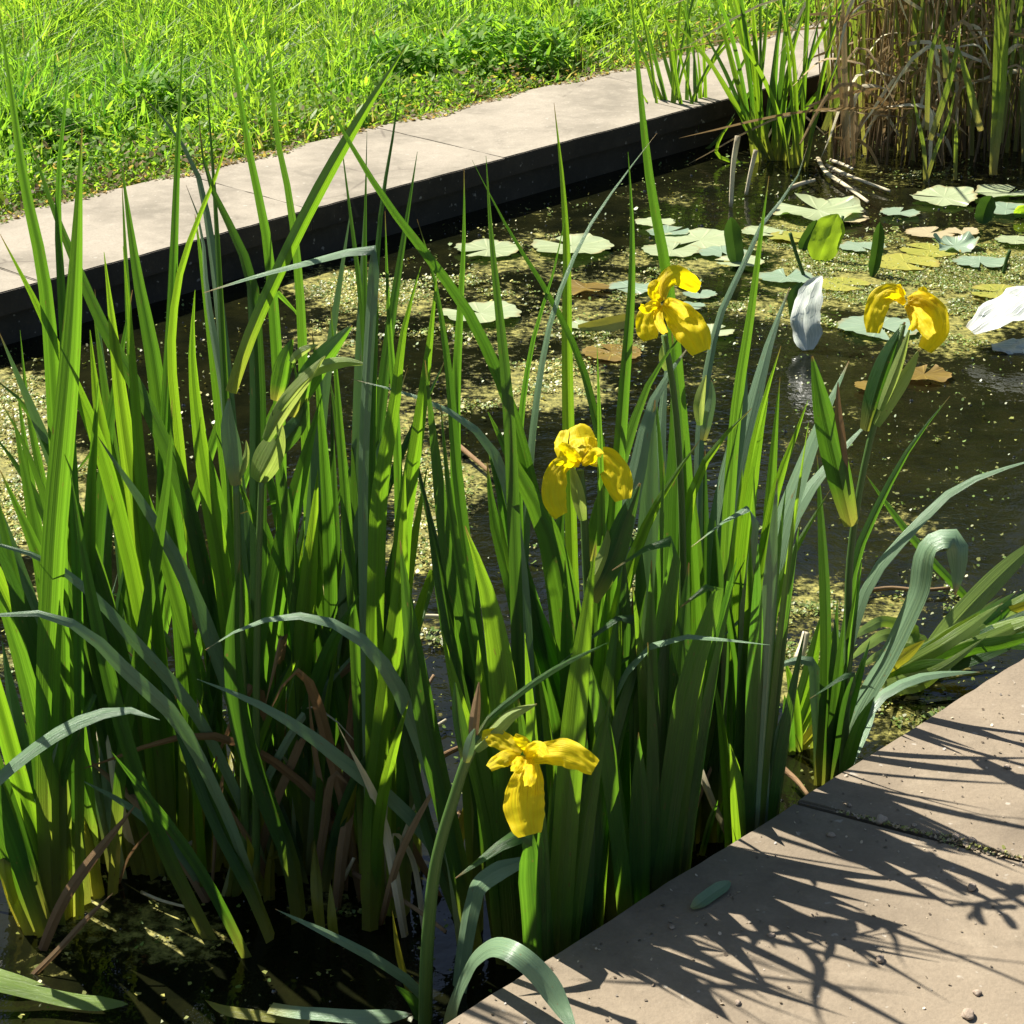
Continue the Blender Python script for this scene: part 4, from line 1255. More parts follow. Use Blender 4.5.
PADS = [
 (488,249,66,'pad','pale lily pad close under the far wall, left one of the pair',{}),
 (572,246,80,'pad','broad pale wavy lily pad under the far wall, behind a tall thin leaf',dict(notch=2.2, wav=.09)),
 (480,313,82,'pad','pale lily pad floating alone in front of the pair under the far wall',dict(notch=2.4)),
 (586,288,50,'padb','amber brown lily pad floating left of the top yellow flower',dict(dish=.12)),
 (582,325,32,'pad','little pale lily pad touching the folded yellow one',{}),
 (632,287,46,'padg','bluish lily pad just left of the top yellow flower',dict(dish=.12)),
 (700,240,84,'pad','largest pale lily pad in the cluster right of the long thin leaf',dict(notch=4.0)),
 (668,232,44,'padg','grey-green lily pad at the left end of the pad cluster beside the long thin leaf',{}),
 (762,232,42,'pad','pale lily pad at the right end of the pad cluster, behind the upright dark leaf',{}),
 (700,294,34,'padg','small grey-green lily pad right behind the top yellow flower',{}),
 (712,331,44,'pad','pale lily pad low down right of the top yellow flower, between blades',{}),
 (786,277,56,'padg','blue-green lily pad in front of the yellow algae, by the crossing leaves',{}),
 (818,213,86,'pad','toothed light lily pad raised at its rim, behind the bright upright leaf',dict(tilt=.12, wav=.12, dish=.12)),
 (850,218,40,'padt','tan edged lily pad tucked against the toothed one',{}),
 (862,247,46,'padg','blue-green lily pad right of the bright upright leaf',dict(wav=.1)),
 (792,237,46,'pady','yellow lily pad left of the bright upright leaf',{}),
 (944,198,66,'pad','smooth pale lily pad before the reeds, left of two by the right edge',dict(tilt=.10, dish=.1)),
 (1008,193,66,'pad','pale lily pad in front of the reeds cut by the right picture edge',dict(dish=.1)),
 (1006,209,56,'padg','darker lily pad lying just below the one at the right edge by the reeds',{}),
 (930,233,50,'padt','tan faded lily pad between the dark rolled leaf and the crinkled blue one',{}),
 (962,231,34,'padt','small faded tan lily pad behind the crinkled blue one',{}),
 (955,246,44,'padg','crinkled blue-grey lily pad with upturned lobes',dict(wav=.12, dish=.28, tilt=.12)),
 (1016,240,42,'pad','pale lily pad at the right edge above the mossy water',{}),
 (1000,292,60,'pady','half sunk yellow lily pad at the right edge above the white leaf',dict(dish=.02, z=.006)),
 (880,326,84,'padg','grey-green lily pad behind the rightmost yellow flower',dict(notch=5.0)),
 (924,374,54,'padb','amber lily pad floating below the rightmost yellow flower',dict(dish=.1)),
 (872,386,36,'padb','small amber brown lily pad beside the stalk of the rightmost flower',{}),
 (612,352,60,'padb','sunken brown lily pad below the folded yellow one',dict(dish=.02, z=.006)),
 (740,262,50,'pad','pale lily pad half behind the upright dark leaf of the pad cluster',{}),
 (690,306,30,'padg','tiny grey-green lily pad tucked under the top yellow flower',{}),
 (672,250,60,'pad','pale green lily pad overlapping the left end of the pad cluster',dict(notch=1.0)),
 (722,252,50,'padg','grey-green lily pad under the front rim of the largest pale one',{}),
 (905,262,70,'pady','large mossy yellow-green lily pad in the algae behind the rightmost flower',dict(z=.006, dish=.02)),
 (842,284,56,'pady','mossy yellow lily pad below the dark rolled leaf',dict(z=.006, dish=.02)),
 (980,262,54,'padg','grey-green lily pad between the crinkled one and the right edge',{}),
 (655,222,40,'pad','pale lily pad behind the long thin leaf, farthest of the cluster',{}),
 (900,212,40,'padg','small grey-green lily pad left of the smooth one before the reeds',{}),
 (930,250,60,'pady','mossy yellow lily pad under the crinkled blue one',dict(z=.006, dish=.02)),
]
for px, py, wp, kd, lab, kw in PADS:
    pad(px, py, wp, kd, lab, **kw)

def upleaf(name, pts, wpx, kind, label, Y=None, up=None, prof=oval, ridge=-.5, tw=0, dy=0, cat='lily pad', nu=9, ruffle=.15, petiole=None, group=G_PAD):
    """an upright or folded lily leaf: pts base first"""
    Y = Y or at_z(pts[0][0], pts[0][1], 0).y
    W = catmull(lift(pts, Y, dy, 1.0), 16)
    b = W[0].copy(); b.z = 0
    width = wpx * px_scale(W[8])
    me = ribbon(W, width, prof, math.radians(tw), math.radians(tw), ridge=ridge, nu=nu, ruffle=ruffle, origin=b, up_n=up, seed=pts[0][0])
    o = add(name, me, M[kind], loc=b)
    tag(o, label, cat, group)
    if petiole:
        Wp = catmull(lift(petiole, Y, 0, 1), 8)
        add('stalk', tube(Wp, [.0035] * 8, 6, 1, origin=b), M['padd'], o)
    return o
full = lambda s: max(.05, min(1, (s / .25)) ** .6 * min(1, ((1 - s) / .25 + .15)) ** .6)
upleaf('lily_pad', [(818,262),(822,250),(829,232),(838,214)], 30, 'padl', 'bright lime green lily leaf standing upright, lit through by the sun', prof=full, ridge=.1, petiole=[(827,280),(834,250),(843,216)])
upleaf('lily_pad', [(872,277),(875,262),(878,244),(880,222)], 12, 'padd', 'dark rolled lily leaf standing upright right of the bright lime one', ridge=-1.2, prof=full)
upleaf('lily_pad', [(737,266),(735,250),(733,236),(731,217)], 17, 'padd', 'dark green lily leaf standing upright in the middle of the pad cluster', ridge=-.6, prof=full)
upleaf('lily_pad', [(801,252),(806,240),(811,232),(817,220)], 12, 'padd', 'dark narrow lily leaf leaning right, just left of the bright lime one', ridge=-.8, prof=full)
upleaf('lily_pad', [(982,224),(984,214),(987,205),(992,196)], 18, 'padd', 'stubby dark lily leaf with yellow tip standing by the right edge near the reeds', ridge=-.8, prof=full)
upleaf('lily_pad', [(1022,218),(1021,212),(1018,206)], 14, 'padl', 'yellow-green lily leaf tip poking up at the right edge', ridge=-.4, prof=full)
upleaf('lily_pad', [(578,328),(600,326),(620,322),(640,318)], 15, 'pady', 'folded yellow lily leaf lying left of the top flower', Y=at_z(600, 333, 0).y, ridge=-.3, prof=oval)
# leaves with sun glare painted in as white: their faces look half way between the sun and the lens
def glare(px, py, z):
    p = at_z(px, py, z)
    return ((CAMP - p).normalized() + SUN).normalized()
g1 = glare(815, 300, .05)
upleaf('lily_pad', [(808,350),(806,330),(807,310),(813,292),(822,276)], 33, 'padw', 'glare-white glossy lily leaf standing up out of the dark water left of the rightmost flower', Y=at_z(810, 352, 0).y, dy=.05, ridge=.1, prof=full, ruffle=.55, up=g1)
upleaf('lily_pad', [(800,330),(797,312),(796,296),(802,282)], 16, 'padd', 'dark curled lily leaf pressed against the glare-white upright one', Y=at_z(806, 345, 0).y + .02, ridge=.1, prof=full)
c = at_z(1008, 352, .0)
upleaf('lily_pad', [(972,332),(990,320),(1010,308),(1045,290)], 44, 'padw', 'large glare-white lily leaf lying tilted on the water at the right edge', Y=c.y + .02, dy=.06, ridge=.15, prof=oval, ruffle=.45, up=glare(1008, 330, .03))
upleaf('lily_pad', [(992,346),(1008,347),(1030,346),(1050,340)], 24, 'padw', 'lower glare-white crumpled lily leaf under the large glare-white one at the right edge', Y=c.y, dy=.01, ridge=-.2, prof=oval, ruffle=.6, up=glare(1008, 350, .03))
for pts, lab in (([(805,279),(797,256),(790,233)], 'thin bare lily stalk leaning left, left of the bright lime leaf'), ([(1003,275),(1006,262),(1010,250)], 'short bare lily stalk by the right edge')):
    Y = at_z(*pts[0], 0).y
    W = catmull(lift(pts, Y, 0, 1), 8)
    b = W[0].copy(); b.z = 0
    tag(add('lily_stalk', tube(W, [.004] * 8, 6, 1, origin=b), M['padd'], loc=b), lab, 'lily stalk')

# ------------------------------------------------------------------ dead stalks in the water
G_ST = 'dead stalks in the water'
def stalk(pts, wpx, kind, label, z0=.012, z1=.012, Y=None, dy=0):
    if Y is None:
        n = len(pts)
        W = [at_z(p[0], p[1], z0 + (z1 - z0) * i / (n - 1)) for i, p in enumerate(pts)]
    else:
        W = lift(pts, Y, dy, 1)
    W = catmull(W, 12)
    b = W[0].copy()
    r = wpx * px_scale(W[6]) / 2
    tag(add('dead_stalk', tube(W, [r * (1 - .3 * i / 11) for i in range(12)], 7, .6, origin=b), M[kind], loc=b), label, 'dead stalk', G_ST)
stalk([(818,158),(826,172),(845,185),(868,202)], 5, 'pale', 'long pale dead stalk on the water in front of the reeds, nearest the pads')
stalk([(826,165),(850,176),(890,191)], 4, 'pale', 'pale dead stalk pointing right in front of the reeds, above the longest one')
stalk([(830,160),(842,164),(853,169)], 4, 'pale', 'short pale dead stalk against the foot of the reeds')
stalk([(738,136),(734,160),(732,185),(731,207)], 6, 'pale', 'pale upright dead stalk at the far wall, left one of two', Y=at_z(731, 207, 0).y)
stalk([(756,150),(750,175),(746,195)], 5, 'pale', 'pale upright dead stalk at the far wall, right one of two', Y=at_z(746, 196, 0).y)
stalk([(790,188),(800,184),(815,180)], 5, 'pale', 'pale broken stalk lying below the tall fanned iris')
stalk([(170,856),(190,844),(216,829)], 6, 'pale', 'pale cut stalk lying between the left iris bases', .04, .05)
stalk([(141,892),(160,900),(186,907)], 4, 'pale', 'thin buff stalk on the dark water by the yellowed leaf bases')
stalk([(316,806),(334,794),(352,780)], 6, 'pale', 'whitish cut stalk leaning among the withered brown leaves', .06, .09)
stalk([(353,873),(385,890),(420,912),(446,932)], 6, 'dead', 'brown stalk lying slantwise behind the thick bent flower stem', .05, .03)
stalk([(343,880),(349,868),(354,858)], 5, 'pale', 'short white stalk end at the foot of the bright green iris', .03, .06)
stalk([(416,617),(432,616),(450,617)], 5, 'pale', 'level straw coloured stalk behind the bright green leaves in the middle', .03, .03)
stalk([(416,712),(424,692),(434,675)], 5, 'dead', 'slanting tan stalk left of the small bright leaf, in the middle', .02, .05)
stalk([(428,730),(440,724),(446,720)], 5, 'pale', 'pale stub of stalk left of the lowest flower')
stalk([(432,762),(450,752),(468,744)], 7, 'dead', 'tan dry stalk running behind the bent flower stem near its top', .1, .1)
stalk([(452,440),(470,455),(490,472)], 6, 'dead', 'curved tan stalk behind the blue-green arching leaf in the middle', .02, .02)
stalk([(862,592),(890,588),(920,590),(950,588)], 5, 'dead', 'grey twig lying on the water behind the folded broad leaf', .01, .01)
stalk([(798,660),(803,645),(806,632)], 11, 'pale', 'buff scrap of dead leaf on the algae left of the slender iris', .01, .04)
stalk([(785,770),(798,782),(808,795)], 8, 'dead', 'rusty brown rotten stalk at the ledge beside the slender iris', .02, .04)

# ------------------------------------------------------------------ reeds at the far right
G_REED = 'clumps of dry reeds beyond the lily pads'
RL = [(855,165,'brown reed clump at the left end of the reed bed, next to the coping'), (893,168,'brown reed clump with rusty stems, second from the left end of the bed'),
      (935,168,'reed clump with thin green shoots at its front in the middle of the reed bed'), (978,165,'reed clump with the tall bright green blade near the right edge'),
      (1022,163,'dark reed clump cut by the right edge of the picture')]
def reed_clump(bx, by, label, extra=False, nd=70, ng=60, nl=70):
    b0 = at_z(bx, by, -.01)
    root = empty('reed_clump', b0, label, 'reeds', G_REED)
    for i in range(nd):
        dx, dyy = random.uniform(-.085, .085), random.uniform(-.02, .75)
        b = b0 + Vector((dx + dyy * .12, dyy, 0))
        if b.dot(V) > VB - .03:
            b = b + V * (VB - .03 - random.uniform(0, .35) - b.dot(V))
        h = random.choice((random.uniform(.25, .9), random.uniform(.9, 1.7), random.uniform(.9, 1.7)))
        lx, ly = random.gauss(0, .11) * h, random.gauss(0, .08) * h
        path = catmull([b, b + Vector((lx * .3, ly * .3, h * .5)), b + Vector((lx, ly, h))], 6)
        r = random.uniform(.0016, .0036)
        add('dry_stem', tube(path, [r * (1 - .1 * j) for j in range(6)], 5, 1, origin=b0, cap=False), M['reedd'], root)
        if i < nl:      # dry leaf bent away from the stem
            a0 = path[random.choice((1, 2, 2, 3, 3, 4))]
            sx = random.choice((-1, 1)) * random.uniform(.03, .2)
            L = random.uniform(.08, .3)
            q = catmull([a0, a0 + Vector((sx * .4, random.uniform(-.06, .06), L * .5)), a0 + Vector((sx, random.uniform(-.1, .05), L * random.uniform(-.6, .8)))], 7)
            add('dry_leaf', ribbon(q, random.uniform(.004, .011), sword, random.uniform(-1, 1), random.uniform(-1, 1), origin=b0, nu=3), M['reedd'], root)
    for i in range(28):     # broken leaves hanging across the front of the clump
        a0 = b0 + Vector((random.uniform(-.1, .1), random.uniform(-.06, .12), random.uniform(.06, .62)))
        sx = random.gauss(0, .09)
        q = catmull([a0, a0 + Vector((sx, random.uniform(-.04, .02), random.uniform(-.02, .07))), a0 + Vector((sx * 2.1, random.uniform(-.06, .04), -random.uniform(.02, .2)))], 8)
        add('dry_leaf', ribbon(q, random.uniform(.005, .012), sword, random.uniform(-1.4, 1.4), random.uniform(-1.4, 1.4), origin=b0, nu=3), M[random.choice(('reedd', 'reedd', 'pale'))], root)
    for i in range(ng):
        dx, dyy = random.uniform(-.09, .09), random.uniform(-.03, .7)
        b = b0 + Vector((dx + dyy * .12, dyy, 0))
        if b.dot(V) > VB - .03:
            b = b + V * (VB - .03 - random.uniform(0, .3) - b.dot(V))
        z0 = random.choice((0, random.uniform(0, .3), random.uniform(.3, .8)))
        h = random.uniform(.5, 1.3)
        lx = random.gauss(-.03, .2) * h
        q = catmull([b + Vector((0, 0, z0)), b + Vector((lx * .3, 0, z0 + h * .5)), b + Vector((lx, random.uniform(-.1, .1), z0 + h))], 9)
        add('green_leaf', ribbon(q, random.uniform(.006, .013), sword, random.uniform(-.9, .9), random.uniform(-.9, .9), origin=b0, nu=3), M['reedg'], root)
    return root
reeds = [reed_clump(*r) for r in RL]
rb = [reed_clump(1075, 160, 'reed clump standing just past the right edge of the picture'), ]
def reedleaf(root, pts, wpx, kind='reedg', Y=None):
    b0 = Vector(root.location)
    p = pts[::-1]
    Y = Y or at_z(p[0][0], p[0][1], 0).y
    q = catmull(lift(p, Y, random.uniform(-.03, .03)), 12)
    add('green_leaf', ribbon(q, wpx * px_scale(q[6]), sword, .1, .2, origin=b0, nu=5), M[kind], root)
YR = at_z(935, 182, 0).y
for pts, wp, k in (([(944,15),(932,50),(928,90),(927,130)], 5, 2), ([(961,22),(955,60),(942,105),(930,140)], 6, 2), ([(955,92),(948,120),(936,150),(926,182)], 4, 2),
                   ([(941,38),(945,55),(946,78)], 6, 2), ([(958,45),(966,75),(974,105),(981,131)], 7, 3), ([(913,95),(918,120),(924,150),(925,182)], 4, 2),
                   ([(1004,-25),(1002,30),(1000,70),(997,105),(993,175)], 9, 3), ([(996,-20),(997,30),(996,80),(994,175)], 7, 3), ([(1010,-15),(1006,40),(1003,90),(994,175)], 6, 3),
                   ([(956,118),(956,140),(955,180)], 4, 2)):
    reedleaf(reeds[k], pts, wp, 'reedg', YR)
# thick brown stem at the left end of the bed
for pts, wp in (([(842,-20),(844,40),(845,90),(848,165)], 6), ([(850,60),(852,110),(854,168)], 4), ([(836,-20),(838,50),(846,165)], 3)):
    reedleaf(reeds[0], pts, wp, 'reedd', at_z(848, 170, 0).y)
reedleaf(reeds[0], [(834,52),(838,75),(840,95),(832,110),(824,130)], 7, 'reedg', at_z(840, 165, 0).y)

# ------------------------------------------------------------------ lawn
def blades(name, n, u0, u1, v0, v1, hfun, wmin, wmax, colfun, lean=.35, seg=3):
    u = rng.uniform(u0, u1, n)
    v = rng.uniform(v0, v1, n)
    x, y = U.x * u + V.x * v, U.y * u + V.y * v
    h = hfun(u, v, n)
    a = rng.uniform(0, 6.283, n)
    ln = np.abs(rng.normal(0, lean, n)) * h
    face = rng.uniform(0, 6.283, n)
    wd = rng.uniform(wmin, wmax, n)
    S = np.stack([np.cos(face), np.sin(face)], 1)
    D = np.stack([np.cos(a), np.sin(a)], 1)
    verts = np.empty((n, (seg + 1) * 2, 3))
    for i in range(seg + 1):
        t = i / seg
        c = np.stack([x, y], 1) + D * (ln * t * t)[:, None]
        hw = (wd * (1 - t ** 1.6) * .5 + .0002)[:, None]
        z = LEDGE - .05 + h * (t - .18 * t * t * np.minimum(1, ln / h))
        verts[:, 2 * i, :2] = c - S * hw
        verts[:, 2 * i + 1, :2] = c + S * hw
        verts[:, 2 * i, 2] = verts[:, 2 * i + 1, 2] = z
    k = (seg + 1) * 2
    base = np.arange(n)[:, None] * k
    fs = np.concatenate([base + np.array([2 * i, 2 * i + 1, 2 * i + 3, 2 * i + 2]) for i in range(seg)], 0)
    col = colfun(u, v, n)
    return np_mesh(name, verts.reshape(-1, 3), fs, np.repeat(col, k, 0))

VL = VB + COPW
def lawn_noise(u, v, s=1.0):
    return (np.sin(u * 2.3 * s + 1.3) * np.cos(v * 3.1 * s + u * 1.1) + np.sin(u * 5.2 * s - v * 4.3 * s + .6) * .6 + np.sin(v * 9 * s + u * 7 * s) * .35) / 1.95
def hgrass(u, v, n):
    dv = v - VL
    return np.clip((.045 + .17 * np.clip(dv, 0, .6)) * (1 + .5 * lawn_noise(u, v) + .45 * lawn_noise(u, v, 3.1)).clip(.25, 2) * rng.uniform(.5, 1.25, n), .02, .4)
def cgrass(u, v, n):
    g = np.array([.108, .208, .03]); y = np.array([.225, .305, .043]); dk = np.array([.04, .11, .02]); dry = np.array([.2, .17, .09])
    t = np.clip(.5 + .5 * lawn_noise(u, v, .8) + rng.normal(0, .25, n), 0, 1)[:, None]
    c = g * (1 - t) + y * t
    c = np.where((rng.uniform(0, 1, n) < .12)[:, None], dk, c)
    pd = np.clip(.35 - (v - VL) * 1.6, .02, .35)
    c = np.where((rng.uniform(0, 1, n) < pd)[:, None], dry, c)
    return c * rng.uniform(.7, 1.2, (n, 1))
umin_l, umax_l = 1.4, 8.2
gmesh = blades('lawn_grass', 105000, umin_l, umax_l, VL + .07, VL + 2.3, hgrass, .006, .014, cgrass, .75)
tag(add('lawn_grass', gmesh, M['grass']), 'long sunlit grass of the lawn across the pond', 'grass', kind='stuff')
gm2 = blades('far_grass', 40000, -4, 14, VL + 2.3, VL + 9, lambda u, v, n: rng.uniform(.1, .26, n), .012, .022, cgrass)
tag(add('far_grass', gm2, M['grass']), 'grass of the lawn farther off', 'grass', kind='stuff')

# low broad-leaved weeds and dry litter along the coping
N = 26000
u = rng.uniform(umin_l, umax_l, N)
dv = np.abs(rng.normal(0, .15, N)) - .035
edge = .03 * np.sin(u * 9) + .025 * np.sin(u * 23 + 1) + .01
ok = (dv > edge * 0 - .03 + np.abs(edge) * .0) & (dv < .9)
u, dv, edge = u[ok], dv[ok], edge[ok]
dv = dv + np.where(dv < .06, edge * .5, 0)
n = len(u)
v = VL + dv
x, y = U.x * u + V.x * v, U.y * u + V.y * v
hz = LEDGE - .04 + np.clip(dv, 0.01, .5) * rng.uniform(.1, .4, n) * (1 + .5 * lawn_noise(u, v, 1.4)) + .004
hz = np.where(dv < .0, LEDGE + .004, hz)
r = rng.uniform(.004, .011, n) * np.clip(.6 + dv * 2, .6, 1.15)
a = rng.uniform(0, 6.28, n)
tx, ty = rng.normal(0, .5, n), rng.normal(0, .5, n)
K = 6
verts = np.empty((n, K, 3))
for j in range(K):
    t = 2 * math.pi * j / K
    ex, ey = r * math.cos(t), r * .62 * math.sin(t)
    dx, dy_ = ex * np.cos(a) - ey * np.sin(a), ex * np.sin(a) + ey * np.cos(a)
    verts[:, j, 0] = x + dx
    verts[:, j, 1] = y + dy_
    verts[:, j, 2] = hz + np.maximum(dx * tx + dy_ * ty, -.01)
pd = np.clip(.62 - dv * 2.2, .04, .7)
dry = rng.uniform(0, 1, n) < pd
c = np.where(dry[:, None], np.array([.2, .15, .09]), np.array([.14, .24, .04]))
c = np.where((rng.uniform(0, 1, n) < .25)[:, None] & ~dry[:, None], np.array([.2, .26, .05]), c)
c = c * rng.uniform(.6, 1.25, (n, 1))
wmesh = np_mesh('ground_weeds', verts.reshape(-1, 3), np.arange(n * K).reshape(n, K), np.repeat(c, K, 0))
tag(add('ground_weeds', wmesh, M['weed']), 'low broad-leaved weeds and dry litter along the coping', 'weeds', kind='stuff')
# broad leaves mixed through the grass
N = 42000
u = rng.uniform(umin_l, umax_l, N); v = VL + rng.uniform(.1, 2.3, N)
x, y = U.x * u + V.x * v, U.y * u + V.y * v
hz = LEDGE - .05 + hgrass(u, v, N) * rng.uniform(.35, .95, N)
r = rng.uniform(.006, .017, N); a = rng.uniform(0, 6.28, N); sl2 = rng.normal(.2, .7, N)
v6 = np.empty((N, 6, 3))
for j, (sx, q) in enumerate(((-1, 0), (-.4, -1), (.4, -.8), (1, 0), (.4, .8), (-.4, 1))):
    ex, ey = r * sx, r * .33 * q
    v6[:, j] = np.stack([x + ex * np.cos(a) - ey * np.sin(a), y + ex * np.sin(a) + ey * np.cos(a), hz + ex * sl2], 1)
c = cgrass(u, v, N) * .95
tag(add('clover', np_mesh('clover', v6.reshape(-1, 3), np.arange(N * 6).reshape(N, 6), np.repeat(c, 6, 0)), M['grass']), 'small broad leaves growing through the lawn grass', 'lawn weeds', kind='stuff')
# taller leafy weed patches in the lawn
def weedpatch(px, py, w_, n, h, name='weed_patch', label=''):
    b = at_z(px, py, LEDGE - .04)
    vs, fs, cs = [], [], []
    rr = w_ * px_scale(b) / 2
    m = n
    ang = rng.uniform(0, 6.28, m); rad = np.sqrt(rng.uniform(0, 1, m)) * rr
    cx, cy = rad * np.cos(ang), rad * np.sin(ang)
    hz = rng.uniform(.1, 1, m) * h * (1 - .6 * (rad / rr) ** 2)
    L = rng.uniform(.009, .024, m); W2 = L * rng.uniform(.22, .4, m)
    a = rng.uniform(0, 6.28, m); sl = rng.normal(.2, .6, m)
    v6 = np.empty((m, 6, 3))
    for j, (s, q) in enumerate(((-1, 0), (-.4, -1), (.4, -.8), (1, 0), (.4, .8), (-.4, 1))):
        ex, ey = L * s, W2 * q
        v6[:, j, 0] = cx + ex * np.cos(a) - ey * np.sin(a)
        v6[:, j, 1] = cy + ex * np.sin(a) + ey * np.cos(a)
        v6[:, j, 2] = hz + ex * sl
    col = np.array([.12, .24, .035]) * rng.uniform(.6, 1.4, (m, 1)) + np.array([.03, .02, 0]) * (rng.uniform(0, 1, (m, 1)) < .4)
    me = np_mesh(name, v6.reshape(-1, 3), np.arange(m * 6).reshape(m, 6), np.repeat(col, 6, 0))
    o = add(name, me, M['weed'], loc=b)
    tag(o, label, 'weeds', 'leafy weeds in the lawn', )
    return o
for px, py, w_, n, h, lab in ((505, 72, 150, 2600, .17, 'dark leafy weed patch in the lawn above the middle of the coping'), (40, 150, 120, 2200, .13, 'leafy weed patch in the lawn at the left edge behind the tallest leaves'),
                              (585, 50, 80, 1200, .13, 'smaller leafy weed patch right of the darkest one in the lawn'), (390, 78, 90, 1200, .13, 'leafy weed patch in the lawn behind the long slanting leaf'),
                              (150, 128, 110, 1400, .15, 'low leafy weed patch behind the tall leaf near the left of the lawn'), (735, 12, 70, 900, .16, 'leafy weed patch behind the fanned iris at the end of the lawn')):
    weedpatch(px, py, w_, n, h, label=lab)

# unseen trees added beyond the lawn to darken the pond's reflection: trunk, and a crown of leaf clumps
kt = NT('reflection_tree_bark')
M['reflection_bark'] = kt.done(kt.principled((0.06, 0.045, 0.03), 0.9, 0.2).outputs[0])
def reflection_tree(u, v, h, w_, label):
    b = uv2w(u, v, LEDGE - .045)
    root = empty('reflection_tree', b, label, 'reflection_tree', 'unseen trees added beyond the lawn')
    tp = catmull([b, b + Vector((.1, .05, h * .35)), b + Vector((-.05, .1, h * .8))], 8)
    add('reflection_tree_trunk', tube(tp, [.16 * (1 - .1 * i) for i in range(8)], 9, 1, origin=b), M['reflection_bark'], root)
    nc = 70
    cs = []
    while len(cs) < nc:
        p = rng.uniform(-1, 1, 3)
        if (p ** 2).sum() < 1:
            cs.append(p)
    cs = np.array(cs) * np.array([w_, w_, h * .5]) + np.array([0, 0, h * .54])
    m = 7000
    c = cs[rng.integers(0, nc, m)] + rng.normal(0, .22, (m, 3))
    a1 = rng.normal(0, 1, (m, 3)); a1 /= np.linalg.norm(a1, axis=1)[:, None]
    a2 = np.cross(a1, rng.normal(0, 1, (m, 3))); a2 /= np.linalg.norm(a2, axis=1)[:, None]
    L = rng.uniform(.07, .15, m)[:, None]
    q = np.stack([c - a1 * L, c - a2 * L * .5, c + a1 * L, c + a2 * L * .5], 1)
    col = np.array([.03, .06, .015]) * rng.uniform(.6, 1.4, (m, 1))
    me = np_mesh('crown', q.reshape(-1, 3), np.arange(m * 4).reshape(m, 4), np.repeat(col, 4, 0))
    add('crown', me, M['weed'], root)
for i in range(14):
    reflection_tree(3 + i * 1.8 + random.uniform(-.3, .3), VL + random.uniform(7.6, 8.6), random.uniform(6.2, 7.2), random.uniform(1.2, 1.5), 'unseen leafy tree standing in the row beyond the lawn')

# ------------------------------------------------------------------ small things on the ledge
G_PEB = 'pebbles scattered on the near ledge'
PEB = [(831,836,9,'pebble in the sun below the ledge corner'), (849,806,7,'pale pebble in the shadow at the joint nearest the iris'), (881,822,14,'flat buff pebble lying on the joint between the slabs'),
       (914,826,6,'small pebble on the joint right of the flat buff one'), (956,838,10,'brown pebble on the joint near its sandy end'), (972,841,9,'tan pebble next to the moss in the joint'),
       (972,889,12,'pale pebble on the sunny slab near the right edge'), (880,961,12,'tan pebble among the shadow tips in the middle of the slab'), (771,936,8,'round pebble just right of the fallen leaf'),
       (977,994,10,'buff pebble near the lower right corner'), (968,1017,15,'largest reddish pebble at the bottom right'), (738,1004,8,'pebble in the deep shadow at the bottom'),
       (1007,768,7,'tiny pebble on the far slab near the right edge'), (672,928,8,'pebble in shadow beside the ledge rim, below the dense iris')]
for px, py, wp, lab in PEB:
    c = at_z(px, py, LEDGE)
    r = wp * px_scale(c) / 2
    bm = bmesh.new()
    bmesh.ops.create_icosphere(bm, subdivisions=3, radius=1)
    sx, sy, sz = random.uniform(.9, 1.15), random.uniform(.6, .9), random.uniform(.4, .6)
    ph = random.uniform(0, 99)
    for vtx in bm.verts:
        k = 1 + .35 * mnoise.noise(vtx.co * 1.1 + Vector((ph, 0, 0)))
        vtx.co = Vector((vtx.co.x * sx, vtx.co.y * sy, vtx.co.z * sz)) * (k * r)
    me = bpy.data.meshes.new('pebble')
    bm.to_mesh(me); bm.free()
    me.polygons.foreach_set('use_smooth', [True] * len(me.polygons))
    o = add('pebble', me, M['pebble'], loc=c + Vector((0, 0, r * sz * .8)))
    o.rotation_euler.z = random.uniform(0, 6.28)
    tag(o, lab, 'pebble', G_PEB)
# fallen leaf
pts = [(692,908),(704,899),(718,889),(731,881)]
W = catmull([at_z(p[0], p[1], LEDGE + z) for p, z in zip(pts, (.004, .006, .008, .007))], 12)
b = W[0].copy()
tag(add('fallen_leaf', ribbon(W, 15 * px_scale(W[6]), full, 0, .1, ridge=-.3, origin=b, up_n=Vector((0, -.4, 1))), M['g'], loc=b), 'cut grey-green leaf piece lying on the shaded ledge slab', 'fallen leaf')
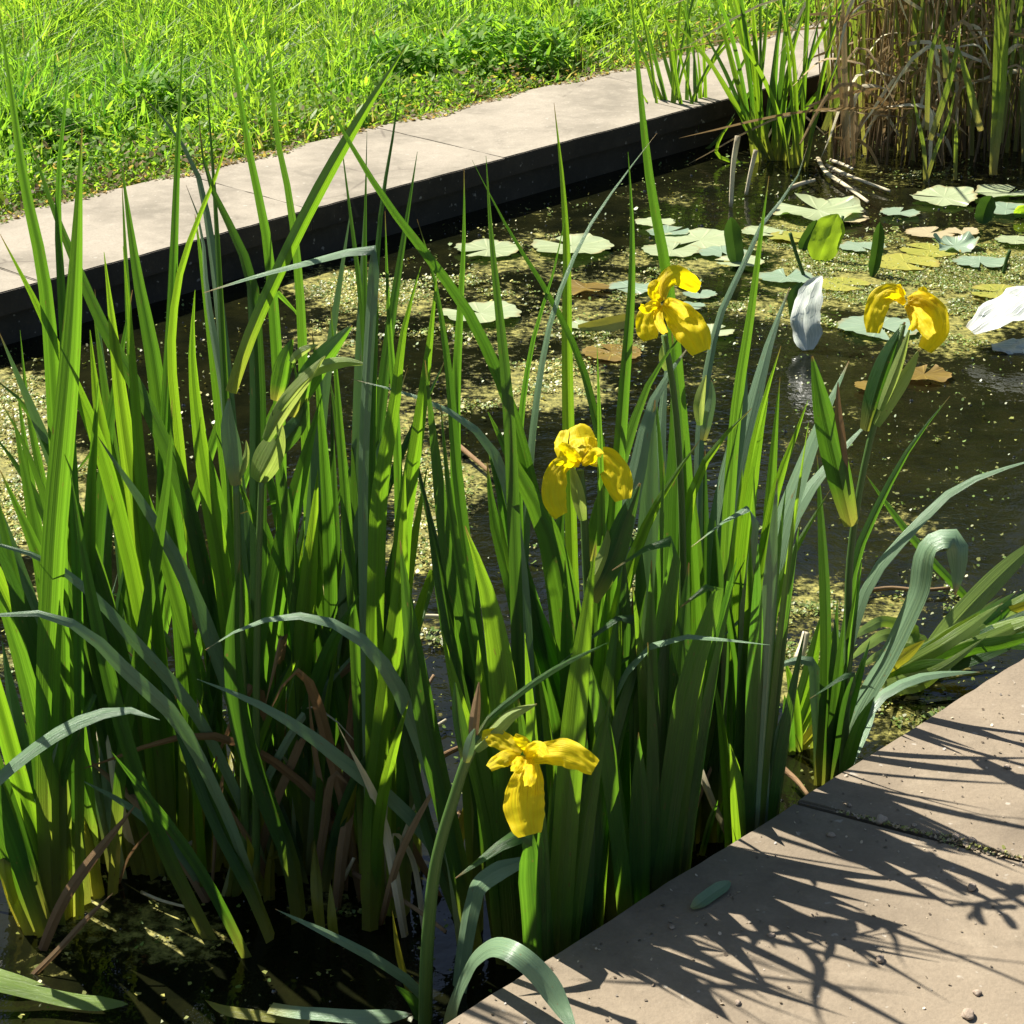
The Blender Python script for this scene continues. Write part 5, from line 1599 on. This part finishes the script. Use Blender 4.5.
# moss and grit in the joint
N = 330
t = rng.uniform(.1, 1.0, N) ** .7
jx = JA.x + (JB.x - JA.x) * t * 1.05 + rng.normal(0, .0018, N) * (1 + 2 * (np.abs(t - .75) < .15))
jy = JA.y + (JB.y - JA.y) * t * 1.05 + rng.normal(0, .0018, N) * (1 + 2 * (np.abs(t - .75) < .15))
r = rng.uniform(.0008, .0028, N)
verts = np.empty((N, 5, 3)); a = rng.uniform(0, 6.28, N)
tl = rng.normal(0, .6, (N, 2))
for j in range(5):
    dx, dy_ = r * np.cos(a + j * 1.2566), r * np.sin(a + j * 1.2566)
    verts[:, j] = np.stack([jx + dx, jy + dy_, LEDGE + .001 + rng.uniform(0, .002, N) + np.maximum(-.001, dx * tl[:, 0] + dy_ * tl[:, 1])], 1)
c = np.where((rng.uniform(0, 1, N) < .45)[:, None], np.array([.28, .3, .08]), np.array([.42, .33, .22])) * rng.uniform(.6, 1.2, (N, 1))
jm = np_mesh('joint_moss', verts.reshape(-1, 3), np.arange(N * 5).reshape(N, 5), np.repeat(c, 5, 0))
tag(add('joint_moss', jm, M['scum']), 'dry moss and grit along the joint of the ledge slabs', 'moss', kind='stuff')
# grit and crumbs over the slabs
N = 900
u = rng.uniform(uj0 - 1.2, uj0 + .9, N); v = VF - .01 - np.abs(rng.normal(0, .2, N))
okk = v > VW + .02
u, v = u[okk], v[okk]; N = len(u)
x, y = U.x * u + V.x * v, U.y * u + V.y * v
r = rng.uniform(.0006, .0022, N); a = rng.uniform(0, 6.28, N)
verts = np.empty((N, 5, 3)); tl = rng.normal(0, .5, (N, 2))
for j in range(5):
    dx, dy_ = r * np.cos(a + j * 1.2566), r * np.sin(a + j * 1.2566)
    verts[:, j] = np.stack([x + dx, y + dy_, LEDGE + .0012 + np.maximum(-.001, dx * tl[:, 0] + dy_ * tl[:, 1])], 1)
c = np.where((rng.uniform(0, 1, N) < .5)[:, None], np.array([.45, .37, .27]), np.array([.12, .09, .06])) * rng.uniform(.7, 1.2, (N, 1))
gmm = np_mesh('grit', verts.reshape(-1, 3), np.arange(N * 5).reshape(N, 5), np.repeat(c, 5, 0))
tag(add('grit', gmm, M['scum']), 'fine grit and crumbs strewn over the ledge slabs', 'grit', kind='stuff')
print('objects', len(bpy.data.objects))
